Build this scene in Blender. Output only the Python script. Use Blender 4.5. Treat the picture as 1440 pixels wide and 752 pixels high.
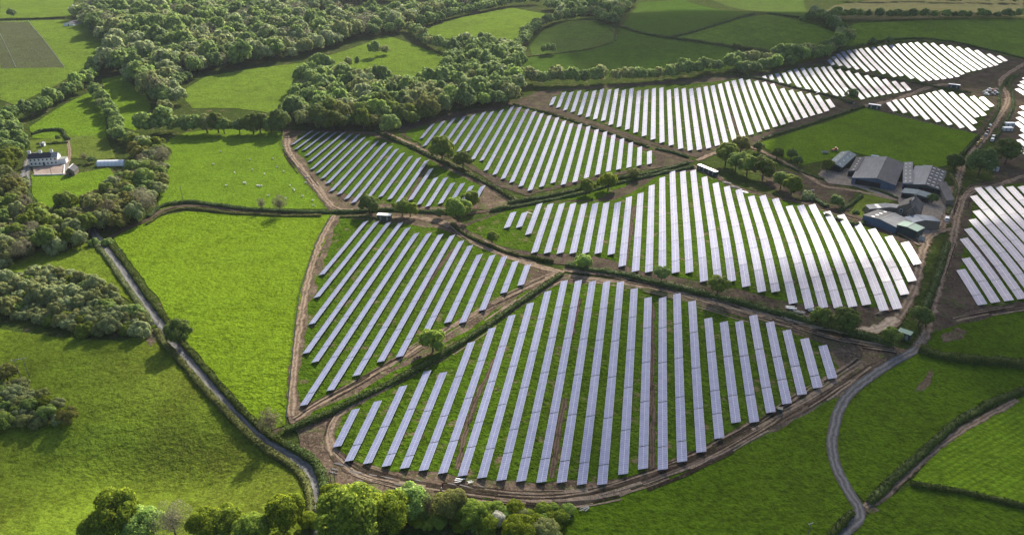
import bpy, bmesh, math, random
import numpy as np
from mathutils import Vector, Matrix, noise

for _o in list(bpy.data.objects):
    bpy.data.objects.remove(_o)
SC = bpy.context.scene
COL = SC.collection
R = math.radians
random.seed(7)
RNG = np.random.default_rng(7)

# ------------------------------------------------------------------ camera, sky, sun, exposure
F_PX, HCAM, HORIZON = 1050.0, 178.0, 550.0          # focal length in photo pixels, flying height, pixels to horizon
PITCH = math.atan(HORIZON / F_PX)
cam_d = bpy.data.cameras.new('camera')
cam = bpy.data.objects.new('camera', cam_d)
COL.objects.link(cam)
cam.location = (0, 0, HCAM)
cam.rotation_euler = (R(90) - PITCH, 0, 0)
cam_d.sensor_width = 36.0
cam_d.lens = 36.0 * F_PX / 1440.0
cam_d.clip_end = 30000
SC.camera = cam

SUN_EL, SUN_AZ = 31.0, 15.0                          # azimuth clockwise from the view direction
w = bpy.data.worlds.new('World')
SC.world = w
w.use_nodes = True
_nt = w.node_tree
_bg = _nt.nodes['Background']
_sky = _nt.nodes.new('ShaderNodeTexSky')
_sky.sky_type = 'NISHITA'
_sky.sun_disc = False
_sky.sun_elevation = R(SUN_EL)
_sky.sun_rotation = R(SUN_AZ)
_sky.dust_density = 2.5
_nt.links.new(_sky.outputs[0], _bg.inputs[0])
_bg.inputs[1].default_value = 0.095
sl = bpy.data.lights.new('sun', 'SUN')
sun = bpy.data.objects.new('sun', sl)
COL.objects.link(sun)
sl.energy = 4.3
sl.angle = R(0.5)
sl.color = (1.0, 0.93, 0.80)
SUNV = Vector((math.sin(R(SUN_AZ)) * math.cos(R(SUN_EL)), math.cos(R(SUN_AZ)) * math.cos(R(SUN_EL)), math.sin(R(SUN_EL))))
sun.rotation_euler = (-SUNV).to_track_quat('-Z', 'Y').to_euler()
SC.view_settings.view_transform = 'Standard'
SC.view_settings.look = 'None'
SC.view_settings.exposure = 1.1
SC.view_settings.gamma = 1.0
SC.view_settings.use_curve_mapping = False
SC.cycles.max_bounces = 6
SC.cycles.transparent_max_bounces = 4
SC.cycles.volume_bounces = 0

# ------------------------------------------------------------------ terrain height and pixel -> ground
SP, CP = math.sin(PITCH), math.cos(PITCH)
HILLS = [  # x, y, sx, sy, amplitude
    (-128, 193, 46, 22, -10.0),      # hollow at the near left
    (-132, 180, 42, 10, 1.6),
    (-60, 172, 30, 20, 1.5),
    (160, 330, 150, 95, 9.0),       # shoulder under the near array, falling to the camera
    (330, 960, 260, 150, 22.0),     # hill with the dark pastures
    (-160, 300, 50, 60, 3.0),
    (620, 1050, 160, 120, 12.0),
    (-480, 900, 160, 200, 8.0),
]
def H(x, y):
    z = 0.0
    for hx, hy, sx, sy, a in HILLS:
        q = ((x - hx) / sx) ** 2 + ((y - hy) / sy) ** 2
        if q < 40:
            z += a * math.exp(-q)
    return z
def at(px, py, dz=0.0):
    """ground point (plus dz metres) seen at a photo pixel"""
    u, v = (px - 720) / F_PX, (py - 376) / F_PX
    dx, dy, dzv = u, CP - v * SP, -SP - v * CP
    z = 0.0
    for _ in range(25):
        t = (z + dz - HCAM) / dzv
        z = 0.6 * H(dx * t, dy * t) + 0.4 * z
    return Vector((dx * t, dy * t, H(dx * t, dy * t) + dz))
def mpp(px, py):
    """metres per photo pixel across the view at a pixel"""
    p = at(px, py)
    return (p.y * CP + (HCAM - p.z) * SP) / F_PX

# ------------------------------------------------------------------ thin clouds high above, whose shade lies on parts of the farmland
cm = bpy.data.materials.new('cloud_vapour'); cm.use_nodes = True; _ct = cm.node_tree
_ct.nodes.remove(_ct.nodes['Principled BSDF'])
_cv = _ct.nodes.new('ShaderNodeVolumePrincipled'); _cv.inputs['Color'].default_value = (1, 1, 1, 1); _cv.inputs['Density'].default_value = 0.014; _cv.inputs['Anisotropy'].default_value = 0.5
_ct.links.new(_cv.outputs[0], _ct.nodes['Material Output'].inputs['Volume'])
CLOUDS = [  # ground point below the shade, half widths, half thickness
    (150, 203, 150, 52, 70), (262, 262, 78, 44, 70), (310, 505, 120, 160, 80), (490, 850, 230, 135, 85), (205, 930, 190, 115, 85), (-215, 205, 70, 26, 45)]
for _i, (cx, cy, rx, ry, rz) in enumerate(CLOUDS):
    bm = bmesh.new(); bmesh.ops.create_icosphere(bm, subdivisions=4, radius=1)
    for v in bm.verts:
        q = 1 + 0.28 * noise.noise(v.co * 1.7 + Vector((_i * 5.3, 0, 0))) + 0.14 * noise.noise(v.co * 4.1 + Vector((0, _i * 3.1, 0)))
        v.co = Vector((v.co.x * rx * q, v.co.y * ry * q, v.co.z * rz * q))
    me = bpy.data.meshes.new('cloud'); bm.to_mesh(me); bm.free(); me.materials.append(cm)
    o = bpy.data.objects.new('cloud', me); COL.objects.link(o)
    k = 700 / SUNV.z
    o.location = (cx + SUNV.x * k, cy + SUNV.y * k, 700); o['kind'] = 'structure'

# ------------------------------------------------------------------ tags
def tag(o, label=None, cat=None, group=None, kind=None):
    if label: o['label'] = label
    if cat: o['category'] = cat
    if group: o['group'] = group
    if kind: o['kind'] = kind
    return o
def empty(name, loc, rz=0.0, label=None, cat=None, group=None):
    o = bpy.data.objects.new(name, None)
    COL.objects.link(o)
    o.location = loc
    o.rotation_euler = (0, 0, rz)
    o.empty_display_size = 0.5
    return tag(o, label, cat, group)
def link(name, me, parent=None, mw=None):
    o = bpy.data.objects.new(name, me)
    COL.objects.link(o)
    if parent is not None: o.parent = parent
    if mw is not None: o.matrix_local = mw
    return o

class MB:
    """collects faces, then builds ONE mesh"""
    def __init__(s): s.v, s.f, s.m = [], [], []
    def face(s, pts, mi=0):
        n = len(s.v); s.v += [tuple(p) for p in pts]; s.f.append(tuple(range(n, n + len(pts)))); s.m.append(mi)
    def box(s, c, d, rz=0.0, mi=0, top=1.0, mat=None):
        n = len(s.v); ca, sa = math.cos(rz), math.sin(rz)
        for k in (-1, 1):
            q = 1.0 if k < 0 else top
            for a, b in ((-1, -1), (1, -1), (1, 1), (-1, 1)):
                x, y = a * d[0] / 2 * q, b * d[1] / 2 * q
                p = Vector((x * ca - y * sa, x * sa + y * ca, k * d[2] / 2))
                if mat: p = mat @ p
                s.v.append((c[0] + p.x, c[1] + p.y, c[2] + p.z))
        for f in ((3, 2, 1, 0), (4, 5, 6, 7), (0, 1, 5, 4), (1, 2, 6, 5), (2, 3, 7, 6), (3, 0, 4, 7)):
            s.f.append(tuple(n + i for i in f)); s.m.append(mi)
    def prism(s, ring, dvec, mi=0):
        """closed ring of points swept along dvec"""
        n, k = len(s.v), len(ring); d = Vector(dvec)
        s.v += [tuple(Vector(p)) for p in ring] + [tuple(Vector(p) + d) for p in ring]
        s.f.append(tuple(range(n + k - 1, n - 1, -1))); s.f.append(tuple(range(n + k, n + 2 * k))); s.m += [mi, mi]
        for i in range(k):
            j = (i + 1) % k
            s.f.append((n + i, n + j, n + k + j, n + k + i)); s.m.append(mi)
    def tube(s, pts, rads, seg=6, mi=0, cap=True):
        pts = [Vector(p) for p in pts]
        if not hasattr(rads, '__len__'): rads = [rads] * len(pts)
        rings = []
        for i, p in enumerate(pts):
            d = (pts[min(i + 1, len(pts) - 1)] - pts[max(i - 1, 0)]).normalized()
            a = d.cross(Vector((0, 0, 1)))
            if a.length < 0.05: a = d.cross(Vector((1, 0, 0)))
            a.normalize(); b = d.cross(a)
            n = len(s.v)
            for k in range(seg):
                t = 2 * math.pi * k / seg
                s.v.append(tuple(p + (a * math.cos(t) + b * math.sin(t)) * rads[i]))
            rings.append(n)
        for i in range(len(rings) - 1):
            for k in range(seg):
                j = (k + 1) % seg
                s.f.append((rings[i] + k, rings[i] + j, rings[i + 1] + j, rings[i + 1] + k)); s.m.append(mi)
        if cap:
            s.f.append(tuple(rings[0] + k for k in range(seg))); s.m.append(mi)
            s.f.append(tuple(rings[-1] + k for k in reversed(range(seg)))); s.m.append(mi)
    def mesh(s, name, mats, smooth=False):
        me = bpy.data.meshes.new(name)
        me.from_pydata(s.v, [], s.f)
        for m in (mats if isinstance(mats, (list, tuple)) else [mats]): me.materials.append(m)
        me.polygons.foreach_set('material_index', s.m)
        bm = bmesh.new(); bm.from_mesh(me); bmesh.ops.recalc_face_normals(bm, faces=bm.faces[:]); bm.to_mesh(me); bm.free()
        if smooth: me.polygons.foreach_set('use_smooth', [True] * len(me.polygons))
        me.update()
        return me
    def build(s, name, mats, parent=None, smooth=False):
        return link(name, s.mesh(name, mats, smooth), parent)

# ------------------------------------------------------------------ materials
class NT:
    def __init__(s, name):
        s.m = bpy.data.materials.new(name); s.m.use_nodes = True
        s.t = s.m.node_tree; s.b = s.t.nodes['Principled BSDF']
        s.b.inputs['Roughness'].default_value = 0.9
        s.b.inputs['Specular IOR Level'].default_value = 0.0
    def n(s, typ, ins=None, **kw):
        nd = s.t.nodes.new(typ)
        for k, v in kw.items(): setattr(nd, k, v)
        for k, v in (ins or {}).items(): s.set(nd, k, v)
        return nd
    def set(s, nd, k, v):
        if isinstance(v, bpy.types.NodeSocket): s.t.links.new(v, nd.inputs[k])
        else: nd.inputs[k].default_value = v
    def noise(s, vec, scale, detail=3, rough=0.55):
        return s.n('ShaderNodeTexNoise', {'Vector': vec, 'Scale': scale, 'Detail': detail, 'Roughness': rough}).outputs[0]
    def ramp(s, fac, stops):
        r = s.n('ShaderNodeValToRGB', {'Fac': fac}); e = r.color_ramp.elements
        while len(e) < len(stops): e.new(0.5)
        for q, (p, c) in zip(e, stops):
            q.position = p; q.color = (c[0], c[1], c[2], 1) if hasattr(c, '__len__') else (c, c, c, 1)
        return r.outputs[0]
    def mix(s, fac, a, b):
        r = s.n('ShaderNodeMix', data_type='RGBA')
        s.set(r, 0, fac); s.set(r, 6, a if isinstance(a, bpy.types.NodeSocket) else (*a, 1)); s.set(r, 7, b if isinstance(b, bpy.types.NodeSocket) else (*b, 1))
        return r.outputs[2]
    def mapr(s, v, a, b, c=0.0, d=1.0):
        return s.n('ShaderNodeMapRange', {0: v, 1: a, 2: b, 3: c, 4: d}).outputs[0]
    def math(s, op, a, b=0.0):
        return s.n('ShaderNodeMath', {0: a, 1: b}, operation=op).outputs[0]
    def bump(s, h, strength, dist):
        b = s.n('ShaderNodeBump', {'Height': h, 'Strength': strength, 'Distance': dist})
        s.t.links.new(b.outputs[0], s.b.inputs['Normal'])
    def base(s, c): s.set(s.b, 'Base Color', c if isinstance(c, bpy.types.NodeSocket) else (*c, 1))
    def pos(s): return s.n('ShaderNodeNewGeometry').outputs['Position']

def grass(name, c, var=0.35, patch=(0.10, 0.11, 0.03), patch_amt=0.35, bump=0.6, stripe=None, stripe_amt=0.25, scale=1.0, dirt=0.0, tuft=1.0):
    """pasture: colour drifts over tens of metres, clumps over metres, fine tufts in the bump"""
    t = NT(name); p = t.pos()
    big = t.noise(p, 0.013 * scale, 4); mid = t.noise(p, 0.09 * scale, 4, 0.65); fine = t.noise(p, 0.8 * tuft, 3, 0.7)
    d = tuple(x * (1 - var) for x in c); l = tuple(x * (1 + var * 0.8) for x in c)
    col = t.ramp(mid, [(0.30, d), (0.5, c), (0.70, l)])
    col = t.mix(t.mapr(big, 0.44, 0.62, 0, patch_amt), col, patch)
    blot = t.noise(p, 0.035 * scale, 5, 0.7)
    col = t.mix(t.mapr(blot, 0.52, 0.70, 0, 0.45), col, tuple(x * 0.62 for x in patch))
    col = t.mix(t.mapr(blot, 0.47, 0.32, 0, 0.30), col, tuple(min(1, x * 1.35) for x in c))
    cl = t.noise(p, 0.30 * tuft, 4, 0.7)
    col = t.mix(t.mapr(cl, 0.50, 0.38, 0, 0.55), col, tuple(x * 0.5 for x in c))
    col = t.mix(t.mapr(cl, 0.54, 0.70, 0, 0.5), col, tuple(min(1, x * 1.4) for x in c))
    col = t.mix(t.mapr(fine, 0.48, 0.70, 0, 0.65), col, tuple(x * 1.55 for x in c))
    col = t.mix(t.mapr(fine, 0.48, 0.28, 0, 0.75), col, tuple(x * 0.42 for x in c))
    if stripe is not None:
        mp = t.n('ShaderNodeMapping', {'Vector': p}); mp.inputs['Rotation'].default_value = (0, 0, R(stripe[0]))
        wv = t.n('ShaderNodeTexWave', {'Vector': mp.outputs[0], 'Scale': stripe[1], 'Distortion': 2.2, 'Detail': 2.0, 'Detail Scale': 0.6}).outputs[1]
        col = t.mix(t.mapr(wv, 0.2, 0.9, 0, stripe_amt), col, tuple(x * 0.55 for x in c))
    if dirt:
        dn = t.noise(p, 0.16, 4, 0.7)
        col = t.mix(t.mapr(dn, 0.60 - dirt * 0.12, 0.70 - dirt * 0.1, 0, 0.9), col, (0.16, 0.115, 0.075))
    t.base(col)
    h = t.math('ADD', t.math('ADD', t.math('MULTIPLY', cl, 1.6), t.noise(p, 0.55 * tuft, 3, 0.6)), t.math('MULTIPLY', fine, 0.6))
    t.bump(h, bump, 1.0)
    t.set(t.b, 'Sheen Weight', 0.0)
    return t.m

def soil(name, a, b, c, grass_amt=0.3, bump=0.8, gcol=(0.07, 0.11, 0.02)):
    t = NT(name); p = t.pos()
    n1 = t.noise(p, 0.11, 5, 0.7); n2 = t.noise(p, 0.9, 4, 0.7); n3 = t.noise(p, 0.045, 3)
    col = t.ramp(n1, [(0.3, a), (0.5, b), (0.68, c)])
    col = t.mix(t.mapr(n2, 0.5, 0.75, 0, 0.6), col, tuple(min(1, x * 1.7) for x in c))
    col = t.mix(t.mapr(n2, 0.45, 0.25, 0, 0.7), col, tuple(x * 0.5 for x in a))
    col = t.mix(t.mapr(t.noise(p, 0.2, 5, 0.75), 0.52, 0.6, 0, grass_amt), col, gcol)
    wn = t.noise(p, 0.22, 5, 0.75)
    col = t.mix(t.mapr(wn, 0.60, 0.68, 0, 0.75), col, tuple(x * 0.45 for x in a))
    col = t.mix(t.mapr(wn, 0.40, 0.33, 0, 0.65), col, tuple(min(1, x * 1.5) for x in c))
    t.base(col); t.bump(t.math('ADD', n1, n2), bump, 0.7)
    return t.m

def rutted(name, wheel, mid, edge, bump=0.5, patchy=0.5):
    """track seen by its UV: u runs across, v along in metres"""
    t = NT(name); p = t.pos(); uv = t.n('ShaderNodeUVMap').outputs[0]
    u = t.n('ShaderNodeSeparateXYZ', {0: uv}).outputs[0]
    u = t.math('ADD', u, t.math('MULTIPLY', t.math('SUBTRACT', t.noise(p, 0.18, 4, 0.65), 0.5), 0.9))
    d = t.math('ABSOLUTE', t.math('SUBTRACT', t.math('ABSOLUTE', t.math('SUBTRACT', u, 0.5)), 0.22))
    col = t.mix(t.mapr(d, 0.05, 0.15), wheel, mid)
    col = t.mix(t.mapr(t.math('ABSOLUTE', t.math('SUBTRACT', u, 0.5)), 0.38, 0.5), col, edge)
    n2 = t.noise(p, 0.7, 4, 0.7)
    col = t.mix(t.mapr(n2, 0.5, 0.72, 0, patchy), col, tuple(x * 1.5 for x in wheel))
    col = t.mix(t.mapr(t.noise(p, 0.3, 4, 0.7), 0.5, 0.32, 0, patchy * 1.6), col, tuple(x * 0.45 for x in mid))
    t.base(col); t.bump(n2, bump, 0.25)
    return t.m

def plain(name, c, rough=0.7, spec=0.3, metal=0.0, var=0.2, scale=0.6, bump=0.0):
    t = NT(name); p = t.pos()
    n = t.noise(p, scale, 4, 0.65)
    t.base(t.ramp(n, [(0.3, tuple(x * (1 - var) for x in c)), (0.7, tuple(min(1, x * (1 + var * 0.6)) for x in c))]))
    t.b.inputs['Roughness'].default_value = rough; t.b.inputs['Specular IOR Level'].default_value = spec
    t.b.inputs['Metallic'].default_value = metal
    if bump: t.bump(n, bump, 0.1)
    return t.m

def sheet(name, c, ribs=1.1, rough=0.5, spec=0.4, var=0.35, axis=0, metal=0.0):
    """corrugated cladding or roofing with streaky weathering, in the object's own coordinates"""
    t = NT(name); oc = t.n('ShaderNodeTexCoord').outputs['Object']
    mp = t.n('ShaderNodeMapping', {'Vector': oc}); mp.inputs['Scale'].default_value = ((1.2, 0.12, 0.3) if axis == 0 else (0.12, 1.2, 0.3))
    n = t.noise(mp.outputs[0], 1.0, 5, 0.7); n2 = t.noise(oc, 0.12, 4)
    col = t.ramp(n, [(0.28, tuple(x * (1 - var) for x in c)), (0.5, c), (0.75, tuple(min(1, x * (1 + var)) for x in c))])
    col = t.mix(t.mapr(n2, 0.5, 0.7, 0, 0.4), col, tuple(min(1, x * 0.6) for x in c))
    t.base(col)
    wv = t.n('ShaderNodeTexWave', {'Vector': oc, 'Scale': ribs}, bands_direction=('X' if axis == 0 else 'Y')).outputs[1]
    t.bump(wv, 0.35, 0.08)
    t.b.inputs['Roughness'].default_value = rough; t.b.inputs['Specular IOR Level'].default_value = spec
    t.b.inputs['Metallic'].default_value = metal
    return t.m

def leaf(name, c, var=0.32, trans=0.35, rough=0.6):
    """foliage: every leaf clump its own tone, every tree its own shade of the kind, light passes through"""
    t = NT(name)
    g = t.n('ShaderNodeNewGeometry'); oi = t.n('ShaderNodeObjectInfo')
    isl = g.outputs['Random Per Island']
    col = t.ramp(isl, [(0.0, tuple(x * (1 - var) for x in c)), (0.55, c), (1.0, tuple(x * (1 + var) for x in (c[0] * 1.15, c[1], c[2])))])
    hs = t.n('ShaderNodeHueSaturation', {'Color': col, 'Hue': t.mapr(oi.outputs['Random'], 0, 1, 0.487, 0.52), 'Saturation': t.mapr(oi.outputs['Random'], 0, 1, 1.05, 0.82), 'Value': t.mapr(oi.outputs['Random'], 0, 1, 0.8, 1.35)})
    t.set(t.b, 'Base Color', hs.outputs[0]); t.b.inputs['Roughness'].default_value = rough
    t.b.inputs['Specular IOR Level'].default_value = 0.05
    tr = t.n('ShaderNodeBsdfTranslucent', {'Color': t.n('ShaderNodeHueSaturation', {'Color': hs.outputs[0], 'Value': 1.9, 'Hue': 0.48}).outputs[0]})
    mx = t.n('ShaderNodeMixShader', {0: trans, 1: t.b.outputs[0], 2: tr.outputs[0]})
    t.t.links.new(mx.outputs[0], t.t.nodes['Material Output'].inputs['Surface'])
    return t.m

# ------------------------------------------------------------------ ground sheet
def axis(lo, hi, step, far_lo, far_hi):
    a = list(np.arange(lo, hi + 0.1, step)); k = step; x = hi
    while x < far_hi: k *= 1.35; x += k; a.append(x)
    k = step; x = lo; b = []
    while x > far_lo: k *= 1.35; x -= k; b.append(x)
    return b[::-1] + a
GS = 6.0
XS, YS = axis(-1000, 1100, GS, -3500, 3500), axis(60, 1700, GS, -800, 4000)
gv = [(x, y, H(x, y) - 0.2) for y in YS for x in XS]
nx = len(XS)
gf = [(j * nx + i, j * nx + i + 1, (j + 1) * nx + i + 1, (j + 1) * nx + i) for j in range(len(YS) - 1) for i in range(nx - 1)]
gm = bpy.data.meshes.new('ground'); gm.from_pydata(gv, [], gf)
gm.polygons.foreach_set('use_smooth', [True] * len(gf))

M = {}
M['rough'] = grass('grass_rough', (0.040, 0.060, 0.012), patch=(0.055,0.056,0.02), dirt=0.25)
gm.materials.append(M['rough'])
tag(link('ground', gm), kind='structure')

def jitter(pts, amp, step=3.0, seed=0.0):
    """resample a closed outline and roughen it"""
    out = []; n = len(pts)
    for i in range(n):
        a, b = pts[i], pts[(i + 1) % n]
        L = math.hypot(b[0] - a[0], b[1] - a[1]); k = max(1, int(L / step))
        for j in range(k):
            t = j / k; x, y = a[0] + (b[0] - a[0]) * t, a[1] + (b[1] - a[1]) * t
            if amp:
                q = noise.noise_vector(Vector((x * 0.09, y * 0.09, seed))) * amp + noise.noise_vector(Vector((x * 0.35, y * 0.35, seed + 9))) * amp * 0.5
                x += q.x; y += q.y
            out.append((x, y))
    return out
_k = [0]
def field(name, pxs, mat, level, amp=0.7, step=4.0, world=None, kind='structure'):
    """land cover draped on the ground sheet, cut along its grid so that it follows it"""
    _k[0] += 1
    pts = world or [tuple(at(x, y)[:2]) for x, y in pxs]
    pts = jitter(pts, amp, step, _k[0] * 3.7)
    bm = bmesh.new()
    f = bm.faces.new([bm.verts.new((x, y, 0)) for x, y in pts])
    bmesh.ops.triangulate(bm, faces=[f])
    xs = [p[0] for p in pts]; ys = [p[1] for p in pts]
    for ax, lo, hi in ((0, min(xs), max(xs)), (1, min(ys), max(ys))):
        g = math.ceil(lo / GS) * GS
        while g < hi:
            co = (g, 0, 0) if ax == 0 else (0, g, 0); no = (1, 0, 0) if ax == 0 else (0, 1, 0)
            bmesh.ops.bisect_plane(bm, geom=bm.verts[:] + bm.edges[:] + bm.faces[:], plane_co=co, plane_no=no, dist=1e-4)
            g += GS
    for v in bm.verts: v.co.z = H(v.co.x, v.co.y) + 0.035 * level
    bmesh.ops.recalc_face_normals(bm, faces=bm.faces[:])
    for fc in bm.faces:
        if fc.normal.z < 0: fc.normal_flip()
        fc.smooth = True
    me = bpy.data.meshes.new(name); bm.to_mesh(me); bm.free()
    me.materials.append(mat)
    o = link(name, me)
    if kind: tag(o, kind=kind)
    return o

def smooth_line(pts, step=3.0):
    """Catmull-Rom through world points, resampled"""
    P = [Vector((p[0], p[1], 0)) for p in pts]; P = [P[0] * 2 - P[1]] + P + [P[-1] * 2 - P[-2]]
    out = []
    for i in range(1, len(P) - 2):
        a, b, c, d = P[i - 1], P[i], P[i + 1], P[i + 2]; n = max(1, int((c - b).length / step))
        for j in range(n):
            t = j / n
            out.append(0.5 * ((2 * b) + (c - a) * t + (2 * a - 5 * b + 4 * c - d) * t * t + (3 * b - a - 3 * c + d) * t ** 3))
    out.append(P[-2])
    return out
def line_px(pxs, step=3.0): return smooth_line([at(x, y)[:2] for x, y in pxs], step)
def normals(L):
    N = []
    for i in range(len(L)):
        d = (L[min(i + 1, len(L) - 1)] - L[max(i - 1, 0)]); d.z = 0; d.normalize(); N.append(Vector((-d.y, d.x, 0)))
    return N
def strip(name, pxs, width, mat, level, kind='structure', wob=0.4, L=None):
    """road or track ribbon; u across, v along"""
    L = L or line_px(pxs, 2.5); N = normals(L); cols = 5
    vs, fs, uvs = [], [], []; dist = 0
    for i, (p, n) in enumerate(zip(L, N)):
        if i: dist += (p - L[i - 1]).length
        for k in range(cols):
            u = k / (cols - 1); off = (u - 0.5) * width
            if k in (0, cols - 1): off += noise.noise(Vector((p.x * 0.3, p.y * 0.3, k))) * width * wob
            q = p + n * off
            vs.append((q.x, q.y, H(q.x, q.y) + 0.035 * level)); uvs.append((u, dist))
    for i in range(len(L) - 1):
        for k in range(cols - 1):
            a = i * cols + k; fs.append((a, a + 1, a + cols + 1, a + cols))
    me = bpy.data.meshes.new(name); me.from_pydata(vs, [], fs)
    ul = me.uv_layers.new(name='UVMap')
    for lp in me.loops: ul.data[lp.index].uv = uvs[lp.vertex_index]
    me.polygons.foreach_set('use_smooth', [True] * len(fs))
    me.materials.append(mat); me.update()
    if me.polygons[0].normal.z < 0: me.flip_normals()
    return tag(link(name, me), kind=kind)

# pasture, each field its own sward
M['lime'] = grass('grass_lime', (0.112, 0.176, 0.010), var=0.25, patch=(0.115, 0.175, 0.006), bump=0.8)
M['sheepf'] = grass('grass_grazed', (0.100, 0.166, 0.012), var=0.25, patch=(0.08, 0.12, 0.012))
M['valley'] = grass('grass_valley', (0.105, 0.158, 0.018), patch=(0.06, 0.085, 0.016))
M['olive'] = grass('grass_olive', (0.098, 0.142, 0.013), var=0.35, patch=(0.075, 0.078, 0.014), patch_amt=0.7)
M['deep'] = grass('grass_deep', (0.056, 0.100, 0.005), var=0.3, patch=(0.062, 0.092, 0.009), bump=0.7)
M['mown'] = grass('grass_mown', (0.115, 0.195, 0.010), patch=(0.095,0.145,0.012), stripe=(62, 0.16), stripe_amt=0.5)
M['dark'] = grass('grass_dark', (0.050, 0.092, 0.012), patch=(0.062,0.085,0.018), patch_amt=0.5, bump=0.4)
M['heath'] = grass('grass_heath', (0.070, 0.112, 0.020), patch=(0.075,0.085,0.025), patch_amt=0.6)
M['straw'] = grass('grass_straw', (0.085, 0.088, 0.038), patch=(0.11,0.095,0.05), patch_amt=0.7, dirt=0.3)
M['upland'] = grass('grass_upland', (0.085, 0.140, 0.018), patch=(0.06,0.09,0.018), patch_amt=0.5)
M['farmf'] = grass('grass_farm', (0.088, 0.148, 0.009), patch=(0.05,0.078,0.008), var=0.25)
M['plot'] = grass('grass_plot', (0.070, 0.080, 0.036), patch=(0.07,0.07,0.042), patch_amt=0.7)
M['lawn'] = grass('grass_lawn', (0.088, 0.120, 0.018), patch=(0.10,0.11,0.03))
M['array'] = grass('grass_array', (0.050, 0.095, 0.005), var=0.35, patch=(0.06,0.085,0.011), dirt=0.2, bump=0.9)
M['array_far'] = grass('grass_array_far', (0.042, 0.072, 0.007), var=0.3, patch=(0.05,0.062,0.016), dirt=0.35)
M['mud'] = soil('mud', (0.042, 0.030, 0.022), (0.092, 0.066, 0.048), (0.195, 0.145, 0.105), 0.6)
M['mud_dark'] = soil('mud_dark', (0.030, 0.022, 0.018), (0.062, 0.046, 0.036), (0.115, 0.085, 0.064), 0.5)
M['track'] = rutted('track', (0.26, 0.195, 0.14), (0.14, 0.104, 0.074), (0.08, 0.06, 0.036))
M['track_dark'] = rutted('track_dark', (0.115, 0.085, 0.064), (0.058, 0.043, 0.032), (0.05, 0.045, 0.02))
M['pale'] = rutted('track_pale', (0.40, 0.32, 0.24), (0.30, 0.235, 0.17), (0.13, 0.1, 0.07))
M['lane'] = rutted('lane_tarmac', (0.20, 0.195, 0.19), (0.12, 0.117, 0.115), (0.11, 0.10, 0.085), 0.2, 0.25)
M['lane_dark'] = rutted('lane_dark', (0.15, 0.147, 0.148), (0.085, 0.083, 0.084), (0.08, 0.072, 0.056), 0.2, 0.2)
M['yard'] = soil('yard', (0.12, 0.10, 0.085), (0.18, 0.155, 0.13), (0.25, 0.22, 0.19), 0.0, 0.2)

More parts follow.
